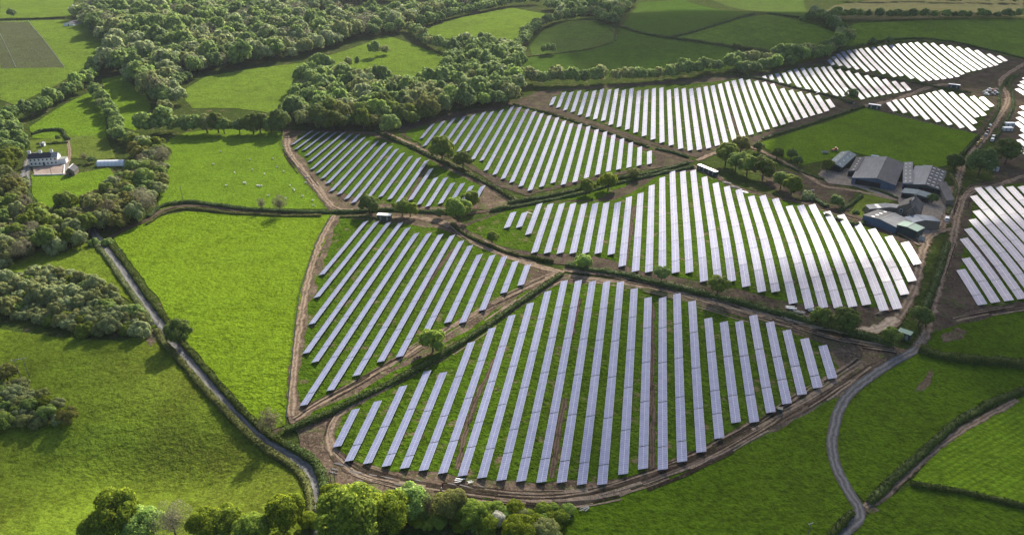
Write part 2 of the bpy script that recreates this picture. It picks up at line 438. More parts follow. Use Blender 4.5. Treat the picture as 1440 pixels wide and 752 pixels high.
FIELDS = [
 # name, outline in photo pixels, material, level
 ('field', [(0,30),(105,28),(145,50),(152,74),(118,98),(75,122),(20,148),(0,140)], 'valley', 1),
 ('field', [(0,31),(40,31),(91,95),(0,97)], 'plot', 2),
 ('field', [(0,0),(104,0),(100,22),(60,25),(0,26)], 'valley', 1),
 ('field', [(42,178),(92,146),(130,128),(148,160),(150,196),(100,196),(45,194)], 'sheepf', 1),
 ('field', [(143,112),(168,106),(206,134),(212,152),(190,184),(168,178),(150,150)], 'sheepf', 1),
 ('field', [(40,198),(100,190),(150,194),(162,222),(140,226),(100,222),(48,226)], 'lawn', 2),
 ('field', [(44,246),(70,246),(110,243),(152,236),(165,250),(145,280),(105,292),(62,292),(46,275)], 'sheepf', 1),
 ('field', [(252,130),(290,108),(360,96),(430,88),(490,70),(545,50),(590,66),(632,82),(626,106),(600,122),(560,127),(520,120),(470,104),(440,106),(418,150),(390,160),(330,152),(270,152)], 'valley', 1),
 ('field', [(588,44),(640,26),(720,11),(768,20),(752,38),(722,58),(690,62),(655,56),(620,54)], 'valley', 1),
 ('field', [(745,66),(762,44),(800,27),(842,29),(866,42),(862,56),(832,69),(790,76),(748,80)], 'heath', 1),
 ('field', [(716,112),(746,80),(790,76),(835,68),(866,54),(875,40),(940,52),(1040,68),(1100,82),(1080,92),(1000,100),(900,108),(780,112)], 'dark', 1),
 ('field', [(876,38),(898,4),(960,0),(1062,18),(1040,26),(946,52),(905,46)], 'dark', 1),
 ('field', [(948,54),(1052,24),(1080,21),(1172,45),(1176,58),(1130,76),(1080,74),(1000,62)], 'upland', 1),
 ('field', [(1000,0),(1130,0),(1140,24),(1100,22),(1062,16)], 'heath', 1),
 ('field', [(1150,22),(1172,8),(1230,0),(1440,0),(1440,24),(1300,26),(1200,30)], 'straw', 1),
 ('field', [(1180,44),(1205,33),(1300,29),(1440,28),(1440,84),(1350,65),(1290,57),(1230,60),(1190,72)], 'upland', 1),
 ('field', [(225,215),(238,196),(262,186),(312,182),(398,185),(400,206),(422,240),(448,270),(465,294),(400,294),(340,291),(285,284),(250,288),(222,296)], 'sheepf', 1),
 ('field', [(158,334),(212,307),(262,297),(340,302),(470,302),(462,330),(446,362),(430,396),(420,440),(414,500),(410,560),(402,596),(380,604),(355,585),(325,552),(285,505),(250,465),(225,425),(192,380)], 'lime', 1),
 ('field', [(0,378),(55,350),(122,340),(150,348),(178,386),(208,432),(222,458),(206,462),(192,430),(150,405),(80,385),(30,384)], 'olive', 1),
 ('field', [(-60,460),(0,462),(90,474),(170,480),(205,466),(222,474),(242,500),(285,550),(338,608),(385,646),(425,668),(438,692),(436,760),(300,780),(100,790),(-60,780)], 'olive', 1),
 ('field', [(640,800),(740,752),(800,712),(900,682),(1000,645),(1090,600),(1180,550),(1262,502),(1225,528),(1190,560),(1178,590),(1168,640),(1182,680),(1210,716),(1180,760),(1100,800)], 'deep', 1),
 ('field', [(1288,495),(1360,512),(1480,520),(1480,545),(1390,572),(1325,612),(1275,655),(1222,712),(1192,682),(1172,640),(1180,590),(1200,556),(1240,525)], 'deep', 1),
 ('field', [(1500,540),(1440,558),(1370,594),(1310,640),(1279,679),(1360,692),(1440,713),(1500,722)], 'mown', 2),
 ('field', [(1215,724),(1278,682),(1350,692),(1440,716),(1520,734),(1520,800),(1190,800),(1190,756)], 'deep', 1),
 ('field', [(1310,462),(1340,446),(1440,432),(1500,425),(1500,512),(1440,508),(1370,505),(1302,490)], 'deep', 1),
 ('field', [(1066,202),(1120,185),(1170,170),(1218,152),(1245,157),(1300,172),(1376,189),(1362,206),(1338,230),(1312,237),(1250,226),(1200,214),(1160,226),(1128,232),(1090,216)], 'farmf', 2),
 ('field', [(1195,300),(1212,272),(1228,268),(1262,282),(1240,290),(1222,302),(1212,308)], 'lawn', 3),
 # bare ground of the building sites
 ('mud_field', [(410,580),(440,575),(520,532),(600,486),(680,440),(752,398),(790,384),(860,392),(960,412),(1060,438),(1160,466),(1250,486),(1282,492),(1240,522),(1180,556),(1090,604),(1000,644),(900,680),(830,705),(740,716),(640,704),(540,692),(470,690),(430,650),(420,610)], 'mud', 2),
 ('grass_strip', [(468,622),(482,580),(540,548),(600,508),(690,450),(770,400),(880,398),(935,412),(1010,440),(1080,452),(1160,486),(1182,530),(1150,550),(1040,598),(940,652),(870,672),(760,680),(660,670),(560,660),(496,648)], 'array', 4),
 ('grass_strip', [(425,600),(470,578),(540,545),(600,518),(690,462),(760,412),(780,396),(740,408),(660,462),(600,500),(500,555),(440,582)], 'array', 4),
 ('grass_strip', [(640,690),(700,688),(760,706),(700,708),(650,702)], 'array', 3),
 ('mud_field', [(398,182),(420,184),(470,184),(540,186),(600,208),(660,245),(712,276),(724,286),(700,296),(640,294),(560,296),(500,298),(462,296),(445,272),(420,242),(398,208)], 'mud', 2),
 ('grass_strip', [(410,204),(420,190),(438,186),(520,190),(570,205),(620,235),(680,262),(668,288),(600,290),(520,284),(470,268),(440,240)], 'array', 4),
 ('mud_field', [(470,304),(560,298),(620,300),(660,318),(700,350),(760,372),(792,382),(750,402),(680,442),(600,492),(520,540),(440,585),(408,588),(412,520),(425,440),(440,380)], 'mud', 2),
 ('grass_strip', [(478,306),(540,312),(620,322),(690,352),(745,370),(735,400),(650,455),(560,510),(470,552),(424,572),(420,540),(436,440),(455,370)], 'array', 4),
 ('mud_field', [(560,176),(640,158),(722,144),(760,155),(860,184),(930,210),(978,228),(900,240),(840,252),(780,266),(740,276),(700,262),(650,230),(600,208),(565,190)], 'mud_dark', 2),
 ('grass_strip', [(566,186),(610,174),(722,149),(800,170),(880,196),(920,210),(918,230),(840,248),(750,268),(690,245),(650,225),(596,208)], 'array', 4),
 ('mud_field', [(640,322),(690,302),(740,290),(860,264),(930,244),(982,232),(1030,262),(1080,272),(1150,290),(1210,312),(1290,342),(1300,372),(1292,400),(1278,440),(1240,462),(1150,456),(1060,432),(960,408),(870,388),(770,368),(700,350),(655,332)], 'mud_dark', 2),
 ('grass_strip', [(650,320),(710,298),(760,286),(868,282),(930,246),(980,240),(1040,264),(1130,286),(1200,312),(1262,338),(1286,368),(1262,430),(1180,430),(1110,426),(1000,398),(900,380),(850,362),(750,356),(700,345)], 'array', 4),
 ('grass_strip', [(730,290),(790,275),(850,260),(900,248),(880,262),(840,280),(780,284)], 'array', 4),
 ('mud_field', [(712,146),(760,128),(900,116),(1000,108),(1050,106),(1110,122),(1180,140),(1215,148),(1170,166),(1100,186),(1040,212),(980,222),(920,205),(850,182),(770,158)], 'mud_dark', 2),
 ('grass_strip', [(770,146),(790,128),(900,121),(1000,116),(1045,109),(1100,124),(1160,136),(1172,150),(1100,178),(1030,200),(970,212),(920,200),(850,176)], 'array_far', 4),
 ('mud_field', [(1055,106),(1120,92),(1180,72),(1290,56),(1350,62),(1440,84),(1440,95),(1412,112),(1418,140),(1400,172),(1380,190),(1300,172),(1240,158),(1215,150),(1150,132)], 'mud_dark', 3),
 ('grass_strip', [(1070,108),(1110,97),(1165,92),(1220,106),(1280,124),(1262,134),(1210,142),(1150,130)], 'array_far', 5),
 ('grass_strip', [(1160,84),(1195,68),(1290,58),(1350,65),(1418,86),(1370,102),(1298,116),(1240,106),(1180,95)], 'array_far', 5),
 ('grass_strip', [(1246,146),(1320,125),(1390,140),(1398,150),(1375,184),(1320,174),(1262,160)], 'array_far', 5),
 ('mud_field', [(1302,470),(1312,425),(1335,360),(1345,310),(1362,262),(1440,240),(1520,240),(1520,440),(1440,438),(1360,452)], 'mud_dark', 2),
 ('grass_strip', [(1347,380),(1360,330),(1366,290),(1372,262),(1440,258),(1500,258),(1500,425),(1440,424),(1385,432)], 'array', 4),
 ('mud_field', [(1415,100),(1440,92),(1500,90),(1500,245),(1440,250),(1400,262),(1395,220),(1405,175),(1420,145)], 'mud_dark', 3),
 ('yard', [(1150,245),(1165,228),(1200,240),(1290,262),(1345,262),(1335,305),(1320,330),(1290,345),(1262,282),(1200,262),(1165,258)], 'yard', 4),
 ('mud_field', [(1070,240),(1110,240),(1150,252),(1200,268),(1195,296),(1160,300),(1110,280),(1080,262)], 'mud_dark', 3),
 ('yard', [(46,236),(98,230),(96,246),(48,247)], 'yard', 3),
]
M['lawn2'] = M['lawn']
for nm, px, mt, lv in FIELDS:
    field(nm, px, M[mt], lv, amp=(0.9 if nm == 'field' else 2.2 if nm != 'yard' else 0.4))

# worn and scraped ground
for px_ in ([(1286,550),(1292,538),(1304,524),(1314,520),(1308,534),(1298,548)], [(206,478),(214,466),(224,464),(220,478),(210,486)], [(1320,470),(1345,462),(1362,468),(1350,478),(1326,482)],
            [(1212,716),(1226,712),(1236,718),(1224,726)]):
    field('bare_patch', px_, M['mud'], 3, amp=1.8, step=1.5)
for px_ in ([(508,101),(540,100),(580,102),(612,101)],):
    strip('rushes', px_, 4.0, M['heath'], 3, wob=0.8)
# wheel lines left between the rows
for px_ in ([(718,458),(690,520),(664,574),(642,660)], [(795,560),(786,604),(775,672)], [(917,425),(917,520),(917,600),(917,660)], [(600,234),(586,260),(571,286)], [(1010,122),(1026,158),(1041,194)],
            [(1330,300),(1375,350),(1410,392)], [(640,348),(600,400),(556,470)], [(892,290),(886,330),(880,372)], [(815,420),(796,500),(775,590)]):
    strip('wheel_track', px_, 2.2, M['track_dark'], 5, wob=0.7)

# lanes and tracks
strip('lane', [(128,322),(140,338),(160,362),(182,394),(206,428),(232,462),(250,488),(295,543),(338,590),(372,622),(405,640),(428,656),(441,678),(446,705),(447,735),(449,790)], 4.2, M['lane'], 6, wob=0.05)
strip('lane', [(150,336),(178,322),(205,310),(228,296),(255,290),(290,290),(340,296),(400,299),(470,298),(540,294)], 3.4, M['track_dark'], 3)
strip('lane', [(1150,790),(1182,752),(1205,732),(1209,718),(1194,692),(1178,662),(1170,628),(1174,595),(1185,566),(1204,545),(1230,526),(1258,508),(1282,495),(1296,480)], 3.8, M['lane_dark'], 6, wob=0.05)
strip('track', [(1290,490),(1302,468),(1309,440),(1320,400),(1332,364),(1340,338),(1346,305),(1356,276),(1372,264),(1400,261),(1440,248),(1480,240)], 4.4, M['track'], 6)
strip('track', [(1342,322),(1318,326),(1304,338),(1297,360),(1290,388),(1281,415),(1268,440),(1254,458)], 4.6, M['track'], 5)
strip('lane', [(1322,322),(1335,298),(1344,268),(1352,238),(1362,222),(1374,206),(1388,190),(1402,168),(1416,146),(1416,132),(1408,120),(1410,110),(1424,100),(1450,84)], 5.0, M['track'], 6)
strip('track', [(470,303),(454,332),(441,366),(432,400),(424,440),(417,490),(412,540),(410,585)], 3.6, M['track'], 5)
strip('track', [(404,192),(406,212),(424,238),(448,268),(470,292),(500,296)], 5.0, M['track'], 5)
strip('track', [(414,590),(450,566),(520,528),(600,480),(680,434),(740,404),(785,384)], 3.6, M['track'], 5)
strip('track', [(470,640),(462,612),(474,585),(500,566),(560,535),(620,502),(690,455),(750,414),(795,390)], 3.8, M['track'], 5)
strip('track', [(470,636),(500,662),(560,678),(640,690),(740,698),(830,694),(920,668),(1010,634),(1100,588),(1180,545),(1250,506)], 4.2, M['track_dark'], 5)
strip('track', [(792,384),(740,370),(695,352),(655,332),(636,318),(612,310),(580,306),(545,306)], 4.6, M['track'], 5)
strip('track', [(792,380),(850,384),(920,398),(1000,418),(1070,438),(1130,455)], 4.4, M['track'], 5)
strip('track', [(1100,444),(1150,458),(1200,466),(1235,462),(1262,448)], 5.0, M['pale'], 6)
strip('track', [(800,388),(880,398),(960,414),(1040,438),(1100,452),(1180,478),(1260,494)], 3.4, M['track'], 5)
strip('track', [(540,186),(580,205),(640,236),(690,264),(725,284)], 4.6, M['track'], 5)
strip('track', [(612,310),(640,304),(690,296),(740,290)], 4.0, M['track_dark'], 5)
strip('track', [(720,152),(780,168),(850,190),(920,214),(975,228)], 4.5, M['track_dark'], 5)
strip('track', [(985,232),(1030,262),(1080,276),(1140,288),(1210,308),(1270,330),(1296,345)], 4.4, M['track_dark'], 5)
strip('track', [(980,226),(1010,214),(1050,206),(1090,222),(1130,244),(1160,262),(1200,268),(1262,282)], 4.0, M['track'], 6)
strip('track', [(1215,150),(1260,140),(1310,122),(1345,118)], 6.0, M['track'], 5)
strip('track', [(1215,712),(1240,700),(1270,672),(1310,636),(1360,600),(1430,562)], 2.6, M['track'], 3)
strip('track', [(95,196),(98,214),(96,230)], 2.6, M['track'], 4)
strip('drive', [(38,262),(36,245),(40,228),(46,215)], 5.0, M['lane'], 4)

# wheel ruts wandering over the churned margins, and water standing in them
M['rut_pale'] = soil('rut_pale', (0.12, 0.09, 0.066), (0.19, 0.145, 0.108), (0.27, 0.21, 0.16), 0.1)
M['rut_dark'] = soil('rut_dark', (0.016, 0.012, 0.010), (0.032, 0.024, 0.018), (0.06, 0.045, 0.034), 0.1)
M['puddle'] = plain('puddle_water', (0.10, 0.085, 0.07), 0.12, 0.9)
_rr = random.Random(21)
def ruts(pxs, half, n, seed):
    base = line_px(pxs, 4.0); N = normals(base)
    for k in range(n):
        a = _rr.uniform(0, 0.92); b = min(1, a + _rr.uniform(0.05, 0.28)); i0, i1 = int(a * len(base)), max(int(b * len(base)), int(a * len(base)) + 5)
        off = _rr.uniform(-half, half); seg = []
        for j in range(i0, min(i1, len(base))):
            p = base[j] + N[j] * (off + 2.0 * noise.noise(Vector((j * 0.10, k * 7.1, seed))))
            seg.append((p.x, p.y))
        if len(seg) < 4: continue
        strip('rut', None, _rr.uniform(0.35, 1.0), M['rut_pale' if _rr.random() < 0.45 else 'rut_dark'], 6 + (k % 3) * 0.4, wob=0.5, L=smooth_line(seg, 2.5))
ruts([(470,636),(500,662),(560,680),(640,692),(740,702),(830,698),(920,672),(1010,634),(1095,586),(1165,542),(1215,510)], 3.6, 80, 1)
ruts([(414,590),(450,566),(520,528),(600,480),(680,434),(740,404),(785,384)], 3.0, 26, 2)
ruts([(470,640),(462,612),(474,585),(500,566),(560,535),(620,502),(690,455),(750,414),(795,390)], 3.0, 26, 3)
ruts([(792,384),(740,370),(695,352),(655,332),(636,318),(612,310),(580,306),(545,306)], 4.0, 14, 4)
ruts([(792,380),(850,386),(920,400),(1000,420),(1070,440),(1130,455),(1200,464)], 5.0, 36, 5)
ruts([(800,388),(880,400),(960,418),(1040,442),(1100,456),(1180,480),(1260,494)], 4.5, 30, 6)
ruts([(1290,490),(1302,468),(1309,440),(1320,400),(1332,364),(1340,338),(1346,305),(1356,276),(1372,264)], 5.0, 12, 7)
ruts([(985,232),(1030,262),(1080,276),(1140,288),(1210,308),(1270,330),(1296,345)], 5.0, 14, 8)
ruts([(404,192),(406,212),(424,238),(448,268),(470,292),(520,298)], 4.0, 12, 9)
ruts([(540,186),(580,205),(640,236),(690,264),(725,284)], 4.0, 10, 10)
ruts([(1340,448),(1360,443),(1400,436),(1440,430)], 2.5, 10, 11)
for i, (x, y, w_, h_) in enumerate([(478,653,16,3),(470,660,10,2.5),(500,664,20,2.2),(523,668,14,2),(545,672,18,2),(588,676,10,1.8),(636,681,14,1.6),(655,684,18,1.8),(676,684,10,1.5),(468,665,14,1.6),(507,676,8,1.6),(1118,450,20,2),(1150,458,16,2.4),(560,682,12,1.4),(745,300,10,1.2),(768,295,8,1)]):
    field('puddle', [(x + w_ / 2 * math.cos(t) * (1 + .3 * math.sin(3 * t + i)), y + h_ / 2 * math.sin(t) + math.cos(t) * w_ * .12) for t in np.linspace(0, 6.283, 11)[:-1]], M['puddle'], 8, amp=0.25, step=1.5)

# ------------------------------------------------------------------ solar arrays: ends of every row as they lie on the ground
ROWS = {
'near': [(500.8,574.5,473.3,627.5),(530.8,563.8,491.3,647),(566.7,543,517,650),(600.8,522.2,543.3,653.3),(623,524.2,569.2,656.2),(662.5,482,595.8,658.7),(691.7,462.2,623.3,662.5),(719.2,444.2,650.8,666.2),(745.8,426.7,678,669.4),(770,410.8,705.8,671.3),(793.3,395.8,733.3,673),(813.3,395.8,761.3,674.2),(833.3,396.2,789.7,675.3),(853.3,397.2,818,676.7),(872.5,397.2,846.7,678.3),(891.7,406.7,876.5,663.7),(911.3,419.5,904.2,656.2),(931.7,419.5,932,656.7),(951.7,413.8,959.2,646.7),(973,423.8,986.3,633.8),(995.8,448.3,1011.7,613.8),(1018,453.3,1034.7,592),(1039.2,452.5,1060.6,591.5),(1058.8,443.7,1084.2,578.3),(1082.5,453,1106.7,566.2),(1106.2,463.8,1128,554.2),(1131.7,475.8,1149.5,544.5),(1157,485.8,1170.5,531)],
'hedge': [(514,311.5,452.5,385.3),(529.4,311.9,445.6,417.2),(546,313.5,438.9,453.9),(563.1,314,430.8,494.3),(573,321.2,444,506.8),(584.7,328.8,428.8,566.8),(602.4,329.2,465.6,546),(619.4,330.1,501.7,525.8),(635.7,331.5,535.7,506.8),(647.8,339.4,563.1,499.6),(662.1,345.8,593,475),(673.9,357.9,630.1,452.5),(692.6,358.9,650.3,452.8),(708.9,360.7,678.5,435.1),(725.3,367.4,707.9,411.1),(742,371.8,732.2,401)],
'sheep': [(437.2,184.4,411.7,203.3),(447.8,185.6,416.1,210),(459.4,186.1,426.7,211.1),(471.7,186.7,430,218.6),(483.9,186.7,434.4,227.2),(493.9,188.6,438.3,237.4),(503.9,189.4,446.7,242.6),(510.6,193.9,454,250.4),(517.8,198.9,460.6,257.2),(529.5,198.8,467.2,267.8),(540.8,201.3,477.2,272.2),(548.8,206.2,487.8,278.9),(557.4,209.8,497.8,284.1),(565.3,215.7,520.3,275.5),(577.8,219.9,534.6,276.1),(588.9,222.6,547.9,279.5),(600,226.1,559.3,283.8),(606.7,237.2,577,280.8),(613.2,249.7,588.9,287.2),(627.1,250,601.1,289.7),(636.8,257.4,618.8,285.8),(651.4,257.6,632,287.2),(663.9,261.5,650,282),(677.8,261.5,668.8,281.7)],
'roads': [(608.3,174.4,592.8,194.4),(622.8,170.6,597.2,205),(638.3,166.7,606.7,208.6),(652.8,163.9,623.4,205),(666.7,161.4,635,205.6),(680.6,158.3,645,212.4),(692,157.4,657.8,211.7),(705.8,154.7,665,223.7),(721.5,150,676.1,225.2),(730.8,151.3,683.3,238.8),(741.7,154.2,695.8,244.2),(751.7,157.5,707.5,250.3),(761.7,160.3,720,255.3),(772.5,163.3,733,260.8),(783.3,165.8,745.8,266.7),(793.3,170.5,761.7,261.7),(803.3,174.2,777.8,256.3),(815.3,175,792.8,258.7),(827,178.3,808.7,255),(839.2,182.5,824.2,249.7),(850.8,185.8,840.3,245),(863,189.7,855,240.5),(875,195.5,869.5,237.8),(887.2,200.8,884.2,235),(900,206.7,898.3,232.5),(913.3,212.5,913,230.5)],
'centre': [(722.2,298.5,712.5,319.6),(738.2,298.5,729.6,319.3),(759,286.7,742.4,328.8),(774.3,286.9,751.4,354.3),(790.3,286.7,769.4,354.7),(806.3,286.4,787.5,355.1),(821.5,286.4,805.8,355.4),(836.8,286,824,355),(852.1,285.3,841.7,355.3),(868.3,285,859.9,356.4),(884.1,277.5,875.5,372.8),(900.3,271.9,894.2,380.3),(916.3,260.8,912.6,381),(931.1,249.9,931.5,381),(945.4,241.8,950.4,381.4),(960.3,241.4,969.2,381.7),(975,240,989.6,393.9),(991,249.4,1008.8,393),(1006.4,257.8,1028.9,394),(1022.4,262.6,1048.9,401.4),(1039.1,266.8,1070.8,408.8),(1056.5,276.3,1090.3,408.3),(1072.5,275.6,1115,424.6),(1090.3,279.7,1138.2,431.9),(1109.7,290,1158.1,431),(1125.7,289.4,1178.5,430.2),(1142.4,288.2,1198.1,429.4),(1162.5,297.8,1218.8,427.3),(1181.8,302.6,1243.8,435),(1203.8,313.1,1263.4,433.5),(1225.6,322.5,1272.8,412.9),(1250,332.5,1282.5,394.4),(1273.1,340.9,1289.4,371)],
'long': [(779.4,136.4,775.3,147.8),(792.9,130.1,785,151),(803.8,129.7,794.7,154.7),(814.9,128.1,805.1,157.2),(825,129.9,815.1,161.1),(836.4,127.8,826,164.2),(846.8,125.6,836.8,167.2),(857.2,126.4,848.2,169.4),(867.2,125.6,859,175),(877.4,126.9,870.4,178),(888,124.9,882.2,181.5),(898.5,128,894,185.7),(909,126.7,905.9,190.5),(919.7,125,918.1,195.2),(930.1,124,930.8,199.6),(940.6,127,943.7,203.4),(950.9,124.8,957,208.3),(961.4,125.2,970.4,210.4),(971.7,125.3,983.3,209.7),(982.2,124.2,996.3,207.6),(992.2,122.4,1008.8,203.8),(1002,120.9,1020.6,200.3),(1012.2,118.6,1032.9,196.5),(1021.7,115.8,1044.9,191.9),(1031.3,113.9,1056.8,188.5),(1041.2,111.5,1068.5,184.8),(1051.5,112.7,1079.4,181.6),(1063.1,114.4,1090.6,177.8),(1073.9,116.1,1101.7,174.8),(1085.6,118.3,1112.2,171.4),(1100,125,1122.2,168.1),(1112,127.2,1132.8,165.3),(1124.2,129.7,1142.8,162.2),(1136.4,132,1153.3,159.4),(1148.9,134.4,1162.8,156.3),(1164.2,140,1171.1,151.1)],
'narrow': [(1074.2,107.2,1075.8,111.2),(1083,105.3,1086.3,112.5),(1092,103.3,1100,117.5),(1101.7,103,1110.5,117.5),(1110,99.5,1124.5,123.3),(1118.3,97.5,1137.5,126.3),(1127.8,96.2,1150.5,129.7),(1137.5,96.2,1162,130.5),(1147.2,95.3,1176.7,135.3),(1157,94.7,1187,135),(1166.7,94.2,1197,135.5),(1179.2,98,1213.7,139.2),(1191.7,100.3,1222.5,136.7),(1204.2,103.3,1232.5,135.3),(1217.5,106.3,1242.5,133.7),(1230,109.2,1251.7,132),(1243,111.7,1260.8,130.8),(1256.3,114.5,1270.3,128.8),(1269.7,116.3,1278,127)],
'far': [(1166.1,83.9,1171.4,91.5),(1171.4,79.7,1182.8,92.7),(1176.9,75.8,1195.5,95.6),(1183.9,72.9,1206.8,97.4),(1192.7,71.1,1219.8,100.5),(1201.3,70,1229.7,99.5),(1209.7,68.8,1243.4,103.6),(1218.8,67.9,1258,107.8),(1227.6,66.9,1267.9,106.6),(1236.5,65.9,1282.2,110.2),(1244.8,64.8,1297.3,114),(1253.4,63.8,1307.6,113.1),(1262,62.5,1317.8,111.9),(1270.8,62,1327.8,110.6),(1279.5,60.9,1337.8,109.4),(1287.6,60,1347.8,107.8),(1298.9,60.8,1354.7,104.4),(1310,61.3,1362.8,101.1),(1322.8,63.3,1371.1,99.4),(1335,64.7,1378.3,97.8),(1346.7,66.3,1385.6,95.3),(1359.8,68.3,1393.3,93.7),(1372.8,71.1,1401.1,91.9),(1390,76.1,1407.2,88.3),(1403.9,78.7,1415,86.1)],
'small': [(1249.8,144.3,1258.4,156.2),(1258,141,1272.5,158.5),(1267.9,139.4,1288.3,163.2),(1276.8,137.8,1304.5,167.8),(1285.7,135.1,1320.1,171.1),(1294.9,133.7,1336.6,175.3),(1304.5,131.5,1353.4,179.2),(1313.1,129.2,1370.2,183.2),(1321.3,127.1,1372.2,173.3),(1336.2,129.9,1374.5,164.5),(1351.4,132.4,1384,162.5),(1367.9,135.8,1387,154.8),(1381.1,137,1393.6,149.6)],
'right': [(1350.3,378.8,1382.4,428),(1357.1,362.9,1401.3,424.7),(1354.6,335.1,1419.7,422.2),(1361.2,321.5,1437.4,419.2),(1368,308.6,1452,412),(1373.8,296.7,1463,402),(1370,275.8,1474,394),(1376,264.6,1486,386),(1390.7,263.1,1494,376),(1404.6,262.6,1500,362),(1419.7,262.6,1500,344),(1433.6,262.1,1506,330)],
'edge': [(1429.7,172.1,1458,195),(1432.6,165,1462,188),(1435.7,157.8,1466,181),(1438.6,149.9,1470,174),(1428.5,125,1458,142),(1431,118.8,1462,136),(1434,114.2,1466,131),(1437.4,109.2,1470,126),(1430.2,204.4,1458,228),(1433.3,196.5,1462,220),(1437,189.3,1466,212),(1439.3,182,1468,205)],
}
ARRAY = {'near': 'the nearest array', 'hedge': 'the array left of the diagonal hedge', 'sheep': 'the array beside the sheep pasture',
         'roads': 'the array between converging dirt roads', 'centre': 'the big array below the farm', 'long': 'the array under the long tree belt',
         'narrow': 'the narrow array between dark hedges', 'far': 'the farthest array', 'small': 'the small array beside parked cars',
         'right': 'the array right of the farm lanes', 'edge': 'the array cut by the right edge'}
ORD = ['', 'first', 'second', 'third', 'fourth', 'fifth', 'sixth', 'seventh', 'eighth', 'ninth', 'tenth', 'eleventh', 'twelfth', 'thirteenth', 'fourteenth',
       'fifteenth', 'sixteenth', 'seventeenth', 'eighteenth', 'nineteenth', 'twentieth']
def ordinal(i):
    if i <= 20: return ORD[i]
    t, u = divmod(i, 10)
    return {2: 'twenty', 3: 'thirty'}[t] + '-' + ORD[u] if u else {2: 'twentieth', 3: 'thirtieth'}[t]

t = NT('panel_glass'); oc = t.n('ShaderNodeTexCoord').outputs['Object']; oi = t.n('ShaderNodeObjectInfo').outputs['Random']
br = t.n('ShaderNodeTexNoise', {'Vector': oc, 'Scale': 0.35, 'Detail': 3}).outputs[0]
col = t.mix(t.mapr(br, 0.35, 0.65), (0.17, 0.18, 0.30), (0.22, 0.235, 0.36))  # pale lavender stands in for sky reflected off darker blue modules
isl = t.n('ShaderNodeNewGeometry').outputs['Random Per Island']
col = t.mix(t.mapr(isl, 0, 1, 0, 0.35), col, (0.24, 0.25, 0.37))
t.base(col)
t.set(t.b, 'Roughness', t.mapr(oi, 0, 1, 0.24, 0.32)); t.b.inputs['Specular IOR Level'].default_value = 0.34
t.b.inputs['IOR'].default_value = 1.5; t.b.inputs['Metallic'].default_value = 0.0
M['glass_pv'] = t.m
M['alu'] = plain('panel_aluminium', (0.70, 0.70, 0.72), 0.6, 0.3, 0.0, 0.1)
M['steel'] = plain('galvanised_steel', (0.22, 0.23, 0.24), 0.6, 0.4, 0.3, 0.2)

MODW, MODH, TILT, MIDH = 1.0, 1.68, R(20), 1.30
_tables, _frames = {}, {}
def table_mesh(n):
    """n columns of two portrait modules on their aluminium frames; x along the row, y up the tilt"""
    if n in _tables: return _tables[n]
    b = MB(); L = n * MODW
    b.box((0, 0, -0.035), (L, 2 * MODH + 0.04, 0.05), mi=1)
    for i in range(n):
        for s in (-1, 1):
            x0 = -L / 2 + i * MODW + 0.022; x1 = x0 + MODW - 0.044
            y0, y1 = (0.035, MODH - 0.02) if s > 0 else (-MODH + 0.02, -0.035)
            b.face([(x0, y0, 0.0), (x1, y0, 0.0), (x1, y1, 0.0), (x0, y1, 0.0)])
    _tables[n] = b.mesh('panel_table', [M['glass_pv'], M['alu']])
    return _tables[n]
def frame_mesh(n):
    """posts, braces and purlins below the table, in the same tilted axes"""
    if n in _frames: return _frames[n]
    b = MB(); L = n * MODW; k = max(2, int(L / 4) + 1); up = Vector((0, math.sin(TILT), math.cos(TILT)))
    for y in (-1.2, -0.4, 0.4, 1.2): b.box((0, y, -0.11), (L - 0.2, 0.06, 0.09))
    for i in range(k):
        x = -L / 2 + 0.6 + (L - 1.2) * i / (k - 1)
        for y in (-0.95, 0.95):
            p = Vector((x, y, -0.1)); h = MIDH + y * math.sin(TILT) + 0.3
            b.tube([p, p - up * h], 0.055, 4)
    _frames[n] = b.mesh('support_frame', M['steel'])
    return _frames[n]

